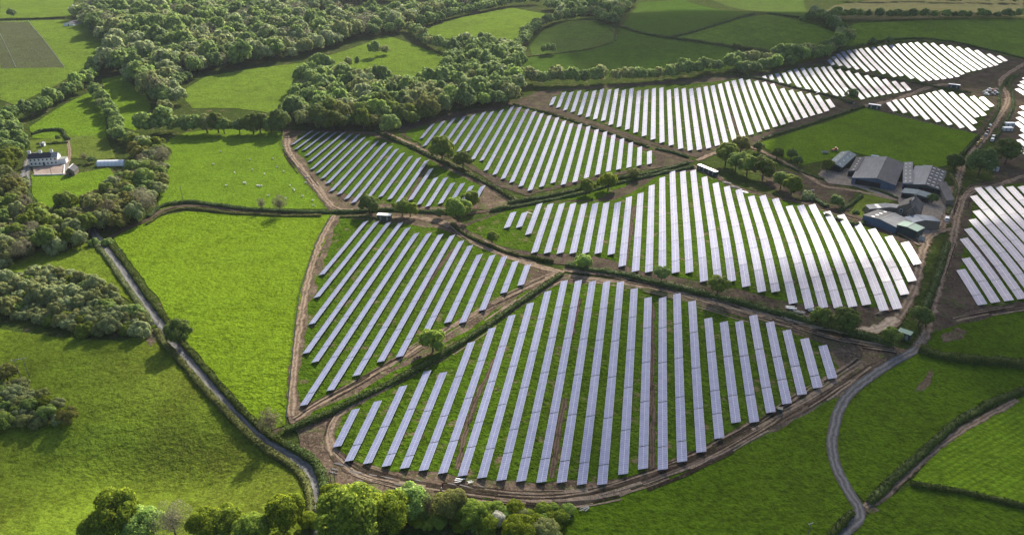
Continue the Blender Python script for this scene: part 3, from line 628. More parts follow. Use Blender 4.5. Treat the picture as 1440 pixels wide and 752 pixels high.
def polyfit_smooth(v, deg):
    i = np.linspace(-1, 1, len(v)); return np.polyval(np.polyfit(i, v, min(deg, len(v) - 1)), i)
for key, rows in ROWS.items():
    A = [at(r[0], r[1], MIDH) for r in rows]; B = [at(r[2], r[3], MIDH) for r in rows]
    ang = np.array([math.atan2(a.x - b.x, a.y - b.y) for a, b in zip(A, B)])
    wgt = np.array([(a - b).length for a, b in zip(A, B)])
    ii = np.linspace(-1, 1, len(rows))
    angs = np.polyval(np.polyfit(ii, ang, 2 if len(rows) > 14 else 1, w=np.sqrt(wgt)), ii)
    for i, (a, b) in enumerate(zip(A, B)):
        th = 0.8 * angs[i] + 0.2 * ang[i] if wgt[i] > 40 else angs[i]
        mid = (a + b) / 2; d = Vector((math.sin(th), math.cos(th), 0)); L = (a - b).xy.length
        rt = Vector((d.y, -d.x, 0))
        nmod = max(3, int(round(L / MODW))); sizes = []
        while nmod > 0:
            q = 24 if nmod >= 30 or nmod == 24 else nmod if nmod < 24 else nmod // 2
            sizes.append(q); nmod -= q
        word = 'short' if L < 30 else 'long' if L > 95 else 'middling'
        where = ('whole' if L > 95 else 'pale')
        nT = len(sizes)
        tone = {'near': 'blue-white', 'hedge': 'bluish', 'sheep': 'pale grey'}.get(key, 'white')
        root = empty('solar_panel_row', (mid.x, mid.y, H(mid.x, mid.y)), -th,
                     f"{word} {tone} panel row, {ordinal(i + 1)} from left in {ARRAY[key]}", 'solar panels', 'rows of solar panels')
        inv = Matrix.LocRotScale(root.location, root.rotation_euler, None).inverted()
        tot = sum(sizes) * MODW + 0.35 * (nT - 1); s = L / 2 - (L - tot) / 2
        for q in sizes:
            c0 = mid + d * (s - q * MODW / 2)
            e0 = mid + d * s; e1 = mid + d * (s - q * MODW)
            z0, z1 = H(e0.x, e0.y), H(e1.x, e1.y)
            xa = (Vector((e0.x, e0.y, z0)) - Vector((e1.x, e1.y, z1))).normalized()
            tl = TILT + R(random.uniform(-1.0, 1.0))
            ya = (rt * math.cos(tl) + Vector((0, 0, 1)) * math.sin(tl)); za = (-xa).cross(ya).normalized() * -1
            za = xa.cross(ya); za = za if za.z > 0 else -za; za.normalize()
            # right-handed axes: x along the row, y up the tilt to the right, z out of the glass
            ya = za.cross(xa) if za.cross(xa).dot(rt) > 0 else -za.cross(xa)
            xr = ya.cross(za)
            if key in ('centre', 'long', 'right'): ya = ya * 1.1
            m = Matrix((xr, ya, za)).transposed().to_4x4()
            m.translation = Vector((c0.x, c0.y, (z0 + z1) / 2 + MIDH))
            tb = link('panel_table', table_mesh(q), root, inv @ m)
            link('support_frame', frame_mesh(q), tb)
            s -= q * MODW + 0.35

# ------------------------------------------------------------------ foliage
M['lf_dark'] = leaf('leaf_dark', (0.095, 0.145, 0.024))
M['lf_mid'] = leaf('leaf_mid', (0.140, 0.205, 0.027))
M['lf_fresh'] = leaf('leaf_fresh', (0.165, 0.25, 0.020), trans=0.42)
M['lf_near'] = leaf('leaf_near', (0.165, 0.25, 0.024), var=0.5, trans=0.5)
M['lf_olive'] = leaf('leaf_olive', (0.165, 0.19, 0.045))
M['lf_grey'] = leaf('leaf_grey', (0.195, 0.235, 0.085))
M['lf_bud'] = leaf('leaf_bud', (0.15, 0.145, 0.08), trans=0.25)
M['lf_hedge'] = leaf('leaf_hedge', (0.055, 0.085, 0.013), trans=0.15)
M['lf_hedge_pale'] = leaf('leaf_hedge_pale', (0.11, 0.13, 0.033), trans=0.2)
M['lf_may'] = leaf('leaf_may_blossom', (0.42, 0.42, 0.34), trans=0.2)
M['bark'] = plain('bark', (0.075, 0.06, 0.048), 0.9, 0.1, 0.0, 0.4, 3.0, 0.5)

def quads(P, Nn, S, rng, squash=0.75):
    """one leaf clump (a quad) per point"""
    n = len(P)
    r = rng.normal(size=(n, 3)); a = np.cross(Nn, r); a /= np.linalg.norm(a, axis=1)[:, None] + 1e-9
    b = np.cross(Nn, a); b /= np.linalg.norm(b, axis=1)[:, None] + 1e-9
    a = a * S[:, None]; b = b * (S * squash)[:, None]
    k = Nn * (S * 0.25)[:, None]
    return np.stack([P - a - b * 0.5 - k, P + a * 0.3 - b, P + a + b * 0.4 - k, P - a * 0.2 + b], axis=1).reshape(-1, 3)
def quad_mesh(name, V, mat, NV=None):
    me = bpy.data.meshes.new(name); n = len(V); nf = n // 4
    me.vertices.add(n); me.vertices.foreach_set('co', V.astype(np.float32).ravel())
    me.loops.add(n); me.loops.foreach_set('vertex_index', np.arange(n, dtype=np.int32))
    me.polygons.add(nf); me.polygons.foreach_set('loop_start', np.arange(0, n, 4, dtype=np.int32)); me.polygons.foreach_set('loop_total', np.full(nf, 4, dtype=np.int32))
    me.materials.append(mat); me.update(calc_edges=True)
    if NV is not None:      # clumps are shaded as part of the lobe they sit on
        me.polygons.foreach_set('use_smooth', np.ones(nf, dtype=bool))
        me.normals_split_custom_set_from_vertices(NV.astype(np.float32).tolist())
    return me
def crown_points(seed, rx, rz, cz, nlob, nleaf, size, low=-0.35, lob=0.42, fill=0.15):
    soft = 0.75 if nleaf < 3500 else 0.45
    """leaf clumps over uneven lobes that sit on a dome"""
    rng = np.random.default_rng(seed); Ps, Ns, Ss, Ds = [], [], [], []
    for i in range(nlob):
        u = 1 - (i + 0.5) / nlob * (1 - low); ph = i * 2.399963 + rng.normal() * 0.4
        q = math.sqrt(max(0, 1 - u * u)); k = rng.uniform(0.55, 0.82)
        c = np.array([math.cos(ph) * q * rx * k, math.sin(ph) * q * rx * k, cz + u * rz * k])
        r = rx * lob * rng.uniform(0.7, 1.2)
        m = int(nleaf / nlob * (r / (rx * lob)) ** 2)
        d = rng.normal(size=(m, 3)); d[:, 2] += 0.35; out = np.array([math.cos(ph) * q, math.sin(ph) * q, u])
        d += out * 0.9
        d /= np.linalg.norm(d, axis=1)[:, None]
        rad = r * (1 - np.abs(rng.normal(size=m)) * 0.16 + rng.uniform(-.02, .08, m))
        Ps.append(c + d * rad[:, None] * np.array([1, 1, rz / rx * 0.5 + 0.5]))
        nn = d + rng.normal(size=(m, 3)) * 0.38; nn /= np.linalg.norm(nn, axis=1)[:, None]
        Ns.append(nn); Ss.append(size * rng.uniform(0.55, 1.35, m))
        ds = d * soft + nn * (1.2 - soft); Ds.append(ds / np.linalg.norm(ds, axis=1)[:, None])
    m = int(nleaf * fill); d = rng.normal(size=(m, 3)); d /= np.linalg.norm(d, axis=1)[:, None]
    Ps.append(d * (rng.uniform(0.1, 0.75, m) ** 0.6)[:, None] * np.array([rx, rx, rz]) * 0.8 + np.array([0, 0, cz])); Ns.append(d); Ds.append(d); Ss.append(size * rng.uniform(0.8, 1.6, m))
    P = np.concatenate(Ps); keep = P[:, 2] > 0.1
    return P[keep], np.concatenate(Ns)[keep], np.concatenate(Ss)[keep], np.concatenate(Ds)[keep]
def trunk_mesh(seed, h, cz, rx, girth):
    rng = random.Random(seed); b = MB()
    lean = Vector((rng.uniform(-.4, .4), rng.uniform(-.4, .4), 0))
    b.tube([(0, 0, -0.4), lean * 0.3 + Vector((0, 0, cz * 0.45)), lean + Vector((0, 0, cz)), lean * 1.4 + Vector((0, 0, h * 0.85))], [girth * 1.35, girth, girth * 0.6, girth * 0.15], 7)
    for k in range(6):
        a = k * 1.05 + rng.uniform(-.3, .3); z = cz * rng.uniform(0.45, 0.95); l = rx * rng.uniform(0.5, 0.8)
        p = lean * (z / cz) + Vector((0, 0, z)); e = p + Vector((math.cos(a) * l, math.sin(a) * l, l * rng.uniform(0.5, 0.9)))
        b.tube([p, (p + e) / 2 + Vector((0, 0, -0.15 * l)), e], [girth * 0.5, girth * 0.32, girth * 0.1], 5)
    return b.mesh('trunk', M['bark'])
PROTO = {}
def proto(key, seed, mat, h, rx, rz, nlob=18, nleaf=2400, size=0.42, low=-0.35, lob=0.42, girth=0.3, fill=0.15, squash=0.75):
    cz = h - rz * 1.0
    P, Nn, S, D = crown_points(seed, rx, rz, cz, nlob, nleaf, size, low, lob, fill)
    rng = np.random.default_rng(seed + 99)
    d = dict(h=h, w=2 * rx, mat=M[mat], trunk=trunk_mesh(seed, h, max(cz, h * 0.35), rx, girth), n=len(P))
    d['crown'] = quad_mesh('crown', quads(P, Nn, S, rng, squash), M[mat], np.repeat(D, 4, axis=0))
    idx = rng.permutation(len(P))[:max(200, len(P) // 4)]
    d['far'] = quads(P[idx], Nn[idx], S[idx] * 1.9, rng, squash); d['farn'] = np.repeat(D[idx], 4, axis=0)
    PROTO.setdefault(key, []).append(d)
for s in range(3):
    proto('oak', 11 + s, 'lf_dark', 9.6, 5.0, 4.2, 20, 3000, 0.40)
    proto('ash', 31 + s, 'lf_mid', 10.2, 5.0, 4.5, 17, 2800, 0.42)
    proto('fresh', 51 + s, 'lf_fresh', 9.4, 5.0, 4.1, 17, 2800, 0.42)
    proto('olive', 71 + s, 'lf_olive', 9.6, 5.0, 4.4, 15, 1900, 0.40, fill=0.3)
    proto('grey', 91 + s, 'lf_grey', 9.2, 5.0, 4.3, 16, 2200, 0.42)
    proto('bush', 111 + s, 'lf_mid', 6.0, 5.0, 3.9, 15, 2200, 0.46, low=-0.6)
    proto('bush_pale', 131 + s, 'lf_grey', 5.8, 5.0, 3.8, 14, 2000, 0.46, low=-0.6)
for s in range(2):
    proto('bud', 151 + s, 'lf_bud', 11, 5.0, 5.0, 22, 1500, 0.22, fill=0.5, girth=0.22)
    proto('near_ash', 171 + s, 'lf_near', 9.6, 5.0, 4.4, 30, 7500, 0.27)
    proto('near_fresh', 181 + s, 'lf_fresh', 9.2, 5.0, 4.3, 28, 7000, 0.27)
    proto('near_olive', 191 + s, 'lf_olive', 9.6, 5.0, 4.5, 24, 5500, 0.26, fill=0.3)
    proto('near_bud', 201 + s, 'lf_bud', 10, 5.0, 4.8, 26, 3600, 0.12, fill=0.6, girth=0.22)
proto('near_may', 211, 'lf_may', 8, 5.0, 3.8, 22, 4500, 0.26)
proto('may', 221, 'lf_may', 6.5, 5.0, 3.6, 14, 1500, 0.4, low=-0.6)
proto('umbrella', 231, 'lf_mid', 9.5, 5.0, 2.6, 16, 2300, 0.40, low=-0.2)
proto('umbrella', 232, 'lf_olive', 9.5, 5.0, 2.5, 16, 2100, 0.40, low=-0.2)

TREES = []      # (name, key, proto, x, y, w, h, rz, label, cat, group)
_r = random.Random(5)
def put(key, x, y, w_, h_, label, group=None, name='tree', cat='tree'):
    TREES.append((name, key, _r.choice(PROTO[key]), x, y, w_, h_, _r.uniform(0, 6.28), label, cat, group))
def tree_px(key, px, py, wpx, label, ratio=None, group=None, name='tree', cat='tree'):
    """a tree whose foot is seen at (px, py) and whose crown is wpx photo pixels wide"""
    p = at(px, py); w_ = wpx * mpp(px, py); d = PROTO[key][0]
    put(key, p.x, p.y, w_, w_ * (ratio or d['h'] / d['w']), label, group, name, cat)
def inside(x, y, poly):
    c = False; n = len(poly); j = n - 1
    for i in range(n):
        if (poly[i][1] > y) != (poly[j][1] > y) and x < (poly[j][0] - poly[i][0]) * (y - poly[i][1]) / (poly[j][1] - poly[i][1]) + poly[i][0]: c = not c
        j = i
    return c
def wood(pxs, gap, wlo, whi, kinds, label, group, name='tree', cat='tree', hk=(0.78, 1.28), seed=1, holes=()):
    holes = [[tuple(at(x, y)[:2]) for x, y in h] for h in holes]
    rr = random.Random(seed); poly = [tuple(at(x, y)[:2]) for x, y in pxs]
    xs = [p[0] for p in poly]; ys = [p[1] for p in poly]; y = min(ys); row = 0
    while y < max(ys):
        x = min(xs) + (row % 2) * gap / 2
        while x < max(xs):
            qx, qy = x + rr.uniform(-.38, .38) * gap, y + rr.uniform(-.38, .38) * gap
            if inside(qx, qy, poly) and not any(inside(qx, qy, h) for h in holes):
                key = rr.choices([k for k, _ in kinds], [v for _, v in kinds])[0]
                d = PROTO[key][0]; w_ = rr.uniform(wlo, whi) * (0.8 if rr.random() < 0.25 else 1)
                put(key, qx, qy, w_, w_ * d['h'] / d['w'] * rr.uniform(*hk), label, group, name, cat)
            x += gap
        y += gap * 0.86; row += 1
def tree_line(pxs, gap, wlo, whi, kinds, label, group, name='tree', cat='tree', side=1.2, seed=1, hk=(0.85, 1.15)):
    rr = random.Random(seed); L = line_px(pxs, 1.0); acc = 0; nxt = gap * 0.4
    for i in range(1, len(L)):
        acc += (L[i] - L[i - 1]).length
        if acc >= nxt:
            nxt = acc + gap * rr.uniform(0.75, 1.25)
            key = rr.choices([k for k, _ in kinds], [v for _, v in kinds])[0]; d = PROTO[key][0]; w_ = rr.uniform(wlo, whi)
            put(key, L[i].x + rr.uniform(-side, side), L[i].y + rr.uniform(-side, side), w_, w_ * d['h'] / d['w'] * rr.uniform(*hk), label, group, name, cat)

# trees that stand alone or in twos and threes: (kind, foot x, foot y, crown width px, label)
SOLO = [
 ('oak', 256, 484, 37, 'lone round dark tree leaning over the tarmac lane', None),
 ('fresh', 609, 494, 36, 'lone round fresh-green tree in the diagonal hedge between the two near arrays', None),
 ('ash', 550, 190, 26, 'bushy tree at the head of the dirt road below the wood', None),
 ('ash', 622, 228, 34, 'larger tree on the roadside hedge left of the converging roads array', None),
 ('oak', 651, 236, 24, 'smaller dark tree right of the larger roadside hedge tree', None),
 ('oak', 520, 300, 27, 'dark round tree left of the white-roofed cabin', None),
 ('ash', 566, 304, 24, 'left tree of the touching pair behind the white-roofed cabin', None),
 ('fresh', 577, 305, 22, 'right tree of the touching pair behind the white-roofed cabin', None),
 ('oak', 619, 306, 14, 'slim dark tree between the cabin pair and the big junction tree', None),
 ('fresh', 644, 310, 34, 'largest bright tree at the farm track junction', None),
 ('ash', 662, 294, 24, 'thin tree behind the large junction tree at the end of the array', None),
 ('ash', 692, 342, 17, 'small lone tree in rough grass inside the track bend', None),
 ('ash', 824, 274, 22, 'left tree of two on the double hedge below the roads array', None),
 ('fresh', 855, 268, 27, 'right rounder tree of two on the double hedge below the roads array', None),
 ('olive', 890, 252, 17, 'thin pale tree right of the pair on the double hedge', None),
 ('umbrella', 929, 399, 24, 'right slender tree on the hedge above the near array, on a visible trunk', 1.0),
 ('fresh', 821, 378, 26, 'low yellow-green tree at the crossing of the hedges', 0.8),
 ('umbrella', 1008, 418, 32, 'broad spreading tree on the hedge above the near array', 0.9),
 ('ash', 1150, 458, 28, 'smaller left tree of the pair by the pale mud track', None),
 ('oak', 1187, 468, 38, 'bigger right tree of the pair by the pale mud track', None),
 ('ash', 1251, 483, 25, 'low tree beside the pale green shed', None),
 ('oak', 1291, 458, 30, 'dark tree at the lane junction above the pale green shed', None),
 ('oak', 1196, 142, 17, 'lone tree between the narrow array and the farm pasture', None),
 ('oak', 1226, 65, 11, 'left of two small trees above the farthest array', None),
 ('oak', 1250, 63, 11, 'right of two small trees above the farthest array', None),
 ('oak', 1341, 238, 22, 'dark tree at the top corner of the farmyard', None),
 ('oak', 1376, 246, 36, 'left big dark tree by the portable cabins on the site road', None),
 ('oak', 1413, 231, 36, 'right big round tree by the portable cabins on the site road', None),
 ('ash', 1392, 219, 11, 'small bush between the two big trees on the site road', None),
 ('ash', 1162, 242, 17, 'bushy tree left of the grey cattle shed', None),
 ('oak', 1092, 224, 16, 'left of three dark trees at the corner of the farm pasture', None),
 ('oak', 1112, 224, 15, 'middle of three dark trees at the corner of the farm pasture', None),
 ('oak', 1121, 232, 13, 'right lower of three dark trees at the corner of the farm pasture', None),
 ('oak', 1066, 214, 15, 'dark tree beside the hedge at the tip of the farm pasture', None),
 ('olive', 1041, 216, 26, 'thin olive tree at the end of the long array', None),
 ('ash', 1020, 232, 30, 'leftmost tree of the belt behind the storage containers', None),
 ('ash', 1034, 242, 28, 'second tree of the belt behind the storage containers', None),
 ('ash', 1050, 247, 28, 'third tree of the belt on a clear trunk', None),
 ('oak', 1072, 252, 32, 'fourth and darkest tree of the belt by the farm track', None),
 ('ash', 1097, 266, 24, 'fifth tree of the belt, above the mud yard', None),
 ('ash', 1112, 274, 26, 'sixth tree of the belt, nearest the mud yard', None),
 ('bush_pale', 1135, 280, 18, 'pale bush at the right end of the belt', None),
 ('oak', 1175, 292, 18, 'dark bush at the corner of the farmhouse garden', None),
 ('oak', 1310, 286, 14, 'dark tree beside the pale blue lean-to roof', None),
 ('bush', 1203, 300, 10, 'round bush on the left of the farmhouse lawn', None),
 ('bush', 1216, 296, 8, 'small round bush in the middle of the farmhouse lawn', None),
 ('ash', 527, 80, 17, 'taller isolated tree in the valley meadow', 1.25),
 ('olive', 541, 77, 16, 'low scrubby tree right of the isolated meadow tree', 0.8),
 ('olive', 490, 96, 11, 'thin left tree of two in the valley meadow', 1.3),
 ('ash', 503, 95, 7, 'narrow right tree of two in the valley meadow', 2.2),
 ('bud', 395, 301, 20, 'bare twiggy tree in the hedge below the sheep pasture', 1.4),
 ('bud', 369, 296, 12, 'small bare tree left of the bare twiggy tree', 1.5),
 ('bud', 383, 612, 34, 'bare twiggy tree in the corner of the lime field', 1.3),
 ('oak', 82, 198, 6, 'small clipped bush behind the white house', 1.3),
 ('bud', 120, 228, 11, 'pale thin tree between the slate shed and the tunnel', 1.2),
 ('oak', 130, 229, 12, 'dark bush left of the polytunnel', 0.7),
 ('oak', 18, 25, 12, 'lone tree on the boundary at the top left corner', None),
 ('bush', 152, 344, 16, 'dark bush at the start of the tarmac lane', None),
 ('bush', 132, 344, 14, 'pale green bush left of the lane start', None),
 ('ash', 770, 76, 9, 'left of three slender trees by the field wall', 1.6),
 ('ash', 778, 76, 8, 'right of three slender trees by the field wall', 1.6),
 ('ash', 764, 77, 8, 'middle small tree by the field wall beside the tree belt', 1.6),
]
for key, px, py, wd, lab, ratio in SOLO:
    bush = key.startswith('bush') or 'bush' in lab.split()[:3]
    tree_px(key, px, py, wd, lab, ratio, None, 'bush' if bush else 'tree', 'bush' if bush else 'tree')

# near row along the bottom edge: (kind, foot x, foot y, crown width, ratio, label)
NEAR = [
 ('near_ash', 140, 762, 42, 1.0, 'dark bushy tree at the left end of the bottom row'),
 ('near_ash', 172, 752, 62, 1.05, 'tall leafy tree second in the bottom row'),
 ('near_ash', 205, 775, 52, 0.8, 'low dense tree in front of the tall bottom-left tree'),
 ('near_bud', 247, 768, 52, 1.0, 'bare greyish tree in the bottom row'),
 ('near_ash', 292, 772, 46, 0.9, 'dark green tree right of the bare one in the bottom row'),
 ('near_ash', 322, 778, 44, 0.9, 'second dark green tree in the bottom row left of the yellow one'),
 ('near_fresh', 358, 792, 48, 0.9, 'yellow-green tree at the bottom edge left of the lane'),
 ('near_ash', 404, 768, 52, 1.0, 'round tree close to the left side of the lane end'),
 ('near_ash', 470, 720, 34, 0.8, 'small bush-like tree right of the lane bend'),
 ('near_ash', 492, 792, 84, 1.0, 'biggest leafy tree at the bottom edge right of the lane'),
 ('near_ash', 548, 790, 62, 0.95, 'broad tree beside the biggest bottom-edge tree'),
 ('near_ash', 578, 760, 50, 0.9, 'bright-topped tree behind the broad bottom-edge tree'),
 ('near_bud', 603, 764, 34, 1.1, 'bare brown tree between the bottom-edge trees'),
 ('near_olive', 634, 760, 46, 0.95, 'golden-leaved tree below the two workers'),
 ('near_fresh', 664, 768, 44, 0.85, 'green-gold tree right of the golden-leaved tree'),
 ('near_may', 700, 776, 22, 0.95, 'white-blossomed thorn tree at the bottom edge'),
 ('near_ash', 686, 788, 30, 0.9, 'dark low tree left of the blossomed thorn'),
 ('near_ash', 728, 790, 46, 0.6, 'low wide bush right of the blossomed thorn'),
 ('near_olive', 768, 795, 40, 0.6, 'olive bush at the right end of the bottom row'),
 ('near_ash', 520, 742, 40, 0.6, 'low bush behind the biggest bottom-edge tree'),
 ('near_fresh', 436, 800, 30, 0.7, 'small fresh bush at the very end of the lane'),
]
TOPS = {140: 730, 172: 697, 205: 722, 247: 712, 292: 722, 322: 718, 358: 727, 404: 704, 470: 686, 492: 697, 548: 703, 578: 690, 603: 692, 634: 694, 664: 708, 700: 722, 686: 728, 728: 734, 768: 738, 520: 694, 436: 724}
for key, px, py, wd, ratio, lab in NEAR:
    tree_px(key, px, TOPS[px] + 0.76 * wd * ratio, wd, lab, ratio)

wood([(462,692),(520,694),(600,706),(680,716),(740,722),(790,716),(806,724),(780,744),(740,752),(600,745),(520,738),(470,720)], 3.6, 3.6, 6.2,
     [('near_ash', 3), ('near_fresh', 4), ('near_olive', 1)], 'low scrub bush between the muddy track and the bottom row of trees', 'scrub below the near array', 'bush', 'bush', (0.5, 0.75), 31)
# woods and belts, nearest first
wood([(-40,400),(0,396),(60,384),(100,388),(150,412),(190,436),(205,455),(200,472),(150,474),(90,466),(40,450),(-40,440)], 4.4, 5.6, 8.6,
     [('bush', 2), ('bush_pale', 7), ('grey', 2)], 'bush crowded into the wedge-shaped thicket left of the lane', 'bushes of the wedge thicket', 'bush', 'bush', (0.85, 1.2), 3)
wood([(-40,530),(0,528),(30,546),(70,560),(100,590),(105,602),(60,600),(0,606),(-40,604)], 4.6, 5.2, 8.0,
     [('bush_pale', 4), ('grey', 2), ('olive', 2), ('ash', 2)], 'shrub in the copse under the twin-pole power line', 'shrubs of the copse', 'bush', 'bush', (0.7, 1.0), 4)
wood([(-30,285),(20,292),(45,300),(105,305),(125,330),(120,350),(60,360),(0,376),(-30,378)], 7.5, 8.5, 12.5,
     [('grey', 4), ('ash', 4), ('bush_pale', 2), ('bud', 1)], 'tree massed in the wood below the small paddock', 'trees of the wood below the paddock', seed=5)
wood([(112,305),(128,290),(168,264),(184,240),(196,212),(230,212),(234,240),(228,275),(220,300),(190,318),(150,332),(122,330)], 7.5, 8.5, 13,
     [('olive', 4), ('bud', 1.2), ('ash', 3), ('grey', 2), ('fresh', 1)], 'mixed half-leafed tree in the wood right of the polytunnel', 'trees of the wood by the polytunnel', seed=6)
wood([(-30,180),(0,176),(30,190),(36,215),(30,240),(0,248),(-30,250)], 8, 9, 13, [('ash', 4), ('oak', 3)], 'tree beside the drive left of the white house', 'trees left of the white house', seed=7)
wood([(-30,255),(10,250),(32,262),(40,280),(20,292),(-30,284)], 8, 8, 12, [('olive', 3), ('grey', 3), ('bud', 1)], 'pale tree by the drive below the white house', 'pale trees below the white house', seed=8)
tree_line([(-10,182),(10,176),(32,166),(60,158),(88,142),(112,126),(128,114),(142,100),(156,84)], 8.5, 10, 14.5, [('ash', 4), ('fresh', 1), ('oak', 2)], 'tree in the diagonal belt left of the top-left meadows', 'trees of the diagonal belt', seed=9, side=3)
tree_line([(136,135),(148,150),(156,166),(166,186),(170,200),(196,206)], 9, 9, 12.5, [('ash', 3), ('olive', 2)], 'tree in the short belt between two small meadows', 'trees of the short belt', seed=10, side=2)
tree_line([(200,190),(225,186),(250,186),(275,188),(300,187),(322,190),(350,188),(380,187),(405,188)], 8, 12, 17, [('oak', 3), ('ash', 3), ('olive', 1)], 'tree in the row along the top of the sheep pasture', 'trees above the sheep pasture', seed=11, side=2.5)
wood([(410,160),(420,120),(455,104),(510,112),(560,132),(620,128),(660,118),(720,112),(735,125),(720,146),(660,156),(620,164),(590,176),(545,182),(500,186),(450,186),(415,180)], 11.5, 12.5, 18.5,
     [('oak', 3), ('ash', 4), ('olive', 3), ('fresh', 1), ('grey', 1)], 'tree in the wood behind the two far-left arrays', 'trees of the middle wood', seed=12)
tree_line([(700,122),(735,118),(760,120),(800,118),(850,116),(900,114),(945,110),(985,104),(1010,100),(1050,92),(1090,88),(1130,86),(1160,78),(1180,70),(1190,62)], 9, 11, 17, [('oak', 3), ('ash', 4), ('olive', 2)], 'tree in the long belt behind the long array', 'trees of the long belt', seed=13, side=3)
wood([(1030,104),(1100,90),(1160,82),(1176,76),(1150,88),(1090,100),(1050,106)], 10, 10, 14, [('oak', 2), ('ash', 3), ('fresh', 1)], 'low tree in front of the long belt near the narrow array', 'low trees before the long belt', seed=14)
wood([(628,100),(640,72),(690,66),(722,72),(735,90),(720,108),(660,118),(628,116)], 12, 13, 18, [('oak', 3), ('ash', 4), ('grey', 1)], 'tree in the dark clump beside the valley meadow', 'trees of the dark clump', seed=15)
tree_line([(545,50),(575,44),(600,62),(625,72),(650,72)], 9, 11, 15, [('ash', 3), ('olive', 2)], 'tree in the belt between the two upper meadows', 'trees between the upper meadows', seed=16, side=2)
tree_line([(590,40),(630,27),(660,20),(690,14),(720,8),(760,6)], 9, 11, 15, [('ash', 3), ('oak', 1)], 'tree along the top of the upper meadow', 'trees along the upper meadow', seed=17, side=2)
tree_line([(728,72),(745,50),(770,36),(800,28),(835,26),(858,36),(866,30),(875,18),(890,6)], 9, 11, 15, [('ash', 3), ('oak', 1), ('olive', 1)], 'tree in the belt between upper meadow and rough pasture', 'trees around the rough pasture', seed=18, side=3)
wood([(140,104),(165,74),(130,50),(108,22),(150,6),(240,-6),(420,-6),(560,0),(720,-6),(690,10),(640,20),(590,32),(545,46),(480,64),(420,82),(350,94),(285,102),(250,126),(258,146),(232,160),(205,135),(172,108)], 13.5, 12, 22,
     [('oak', 3), ('ash', 4), ('grey', 4), ('olive', 2), ('bud', 0.7), ('fresh', 0.4)], 'tree in the great wood across the top left', 'trees of the great wood', seed=19, holes=[[(405,34),(440,18),(500,6),(600,0),(700,0),(660,10),(600,18),(545,24),(470,26)],[(108,8),(140,4),(215,6),(215,13),(150,15)]])
wood([(770,14),(850,-4),(880,-6),(866,22),(835,22),(800,24)], 13, 13, 18, [('oak', 3), ('ash', 3), ('grey', 1)], 'tree in the wood at the top centre', 'trees of the top centre wood', seed=20)
tree_line([(1140,22),(1165,30),(1172,40),(1180,50),(1182,58)], 9, 9, 13, [('oak', 2), ('grey', 2)], 'tree in the belt running up to the straw moor', 'trees up to the straw moor', seed=21, side=4)
tree_line([(1120,32),(1150,30),(1180,27),(1210,26),(1250,27),(1290,27),(1330,26),(1360,26),(1400,26),(1440,26)], 12, 8, 13, [('oak', 3), ('ash', 2)], 'dark tree in the row below the straw moor', 'trees below the straw moor', seed=22, side=2)
tree_line([(1190,2),(1230,3),(1280,2),(1330,4),(1380,4),(1440,5)], 12, 10, 15, [('oak', 3)], 'dark tree on the top edge behind the straw moor', 'trees behind the straw moor', seed=23, side=5)

TREES.sort(key=lambda q: math.hypot(q[3], q[4]))
# the ones that show largest are things; what lies deeper in the woods is one mass
budget = {'tree': 300, 'bush': 300}; stuff = {}
for nm, key, d, x, y, w_, h_, rz, lab, cat, grp in TREES:
    s, sz = w_ / d['w'], h_ / d['h']
    if budget[cat] > 0:
        budget[cat] -= 1
        o = empty(nm, (x, y, H(x, y)), rz, lab, cat, grp); o.scale = (s, s, sz)
        link('crown', d['crown'], o); link('trunk', d['trunk'], o)
    else:
        V = d['far'] * np.array([s, s, sz]); c, q = math.cos(rz), math.sin(rz)
        W = np.stack([V[:, 0] * c - V[:, 1] * q + x, V[:, 0] * q + V[:, 1] * c + y, V[:, 2] + H(x, y)], axis=1)
        U = d['farn']; U = np.stack([U[:, 0] * c - U[:, 1] * q, U[:, 0] * q + U[:, 1] * c, U[:, 2]], axis=1)
        stuff.setdefault(d['mat'].name, (d['mat'], [], []))[1].append(W); stuff[d['mat'].name][2].append(U)
if stuff:
    allV, allN, mi, mats = [], [], [], []
    for k, (m, L, NL) in enumerate(stuff.values()):
        V = np.concatenate(L); allN += NL; allV.append(V); mi += [k] * (len(V) // 4); mats.append(m)
    me = quad_mesh('woodland', np.concatenate(allV), mats[0], np.concatenate(allN))
    for m in mats[1:]: me.materials.append(m)
    me.polygons.foreach_set('material_index', mi)
    tag(link('woodland', me), 'deep continuous mass of the great wood receding at the top left', 'woodland', kind='stuff')
print('TREES', len(TREES), 'stuff', sum(len(v[1]) for v in stuff.values()))

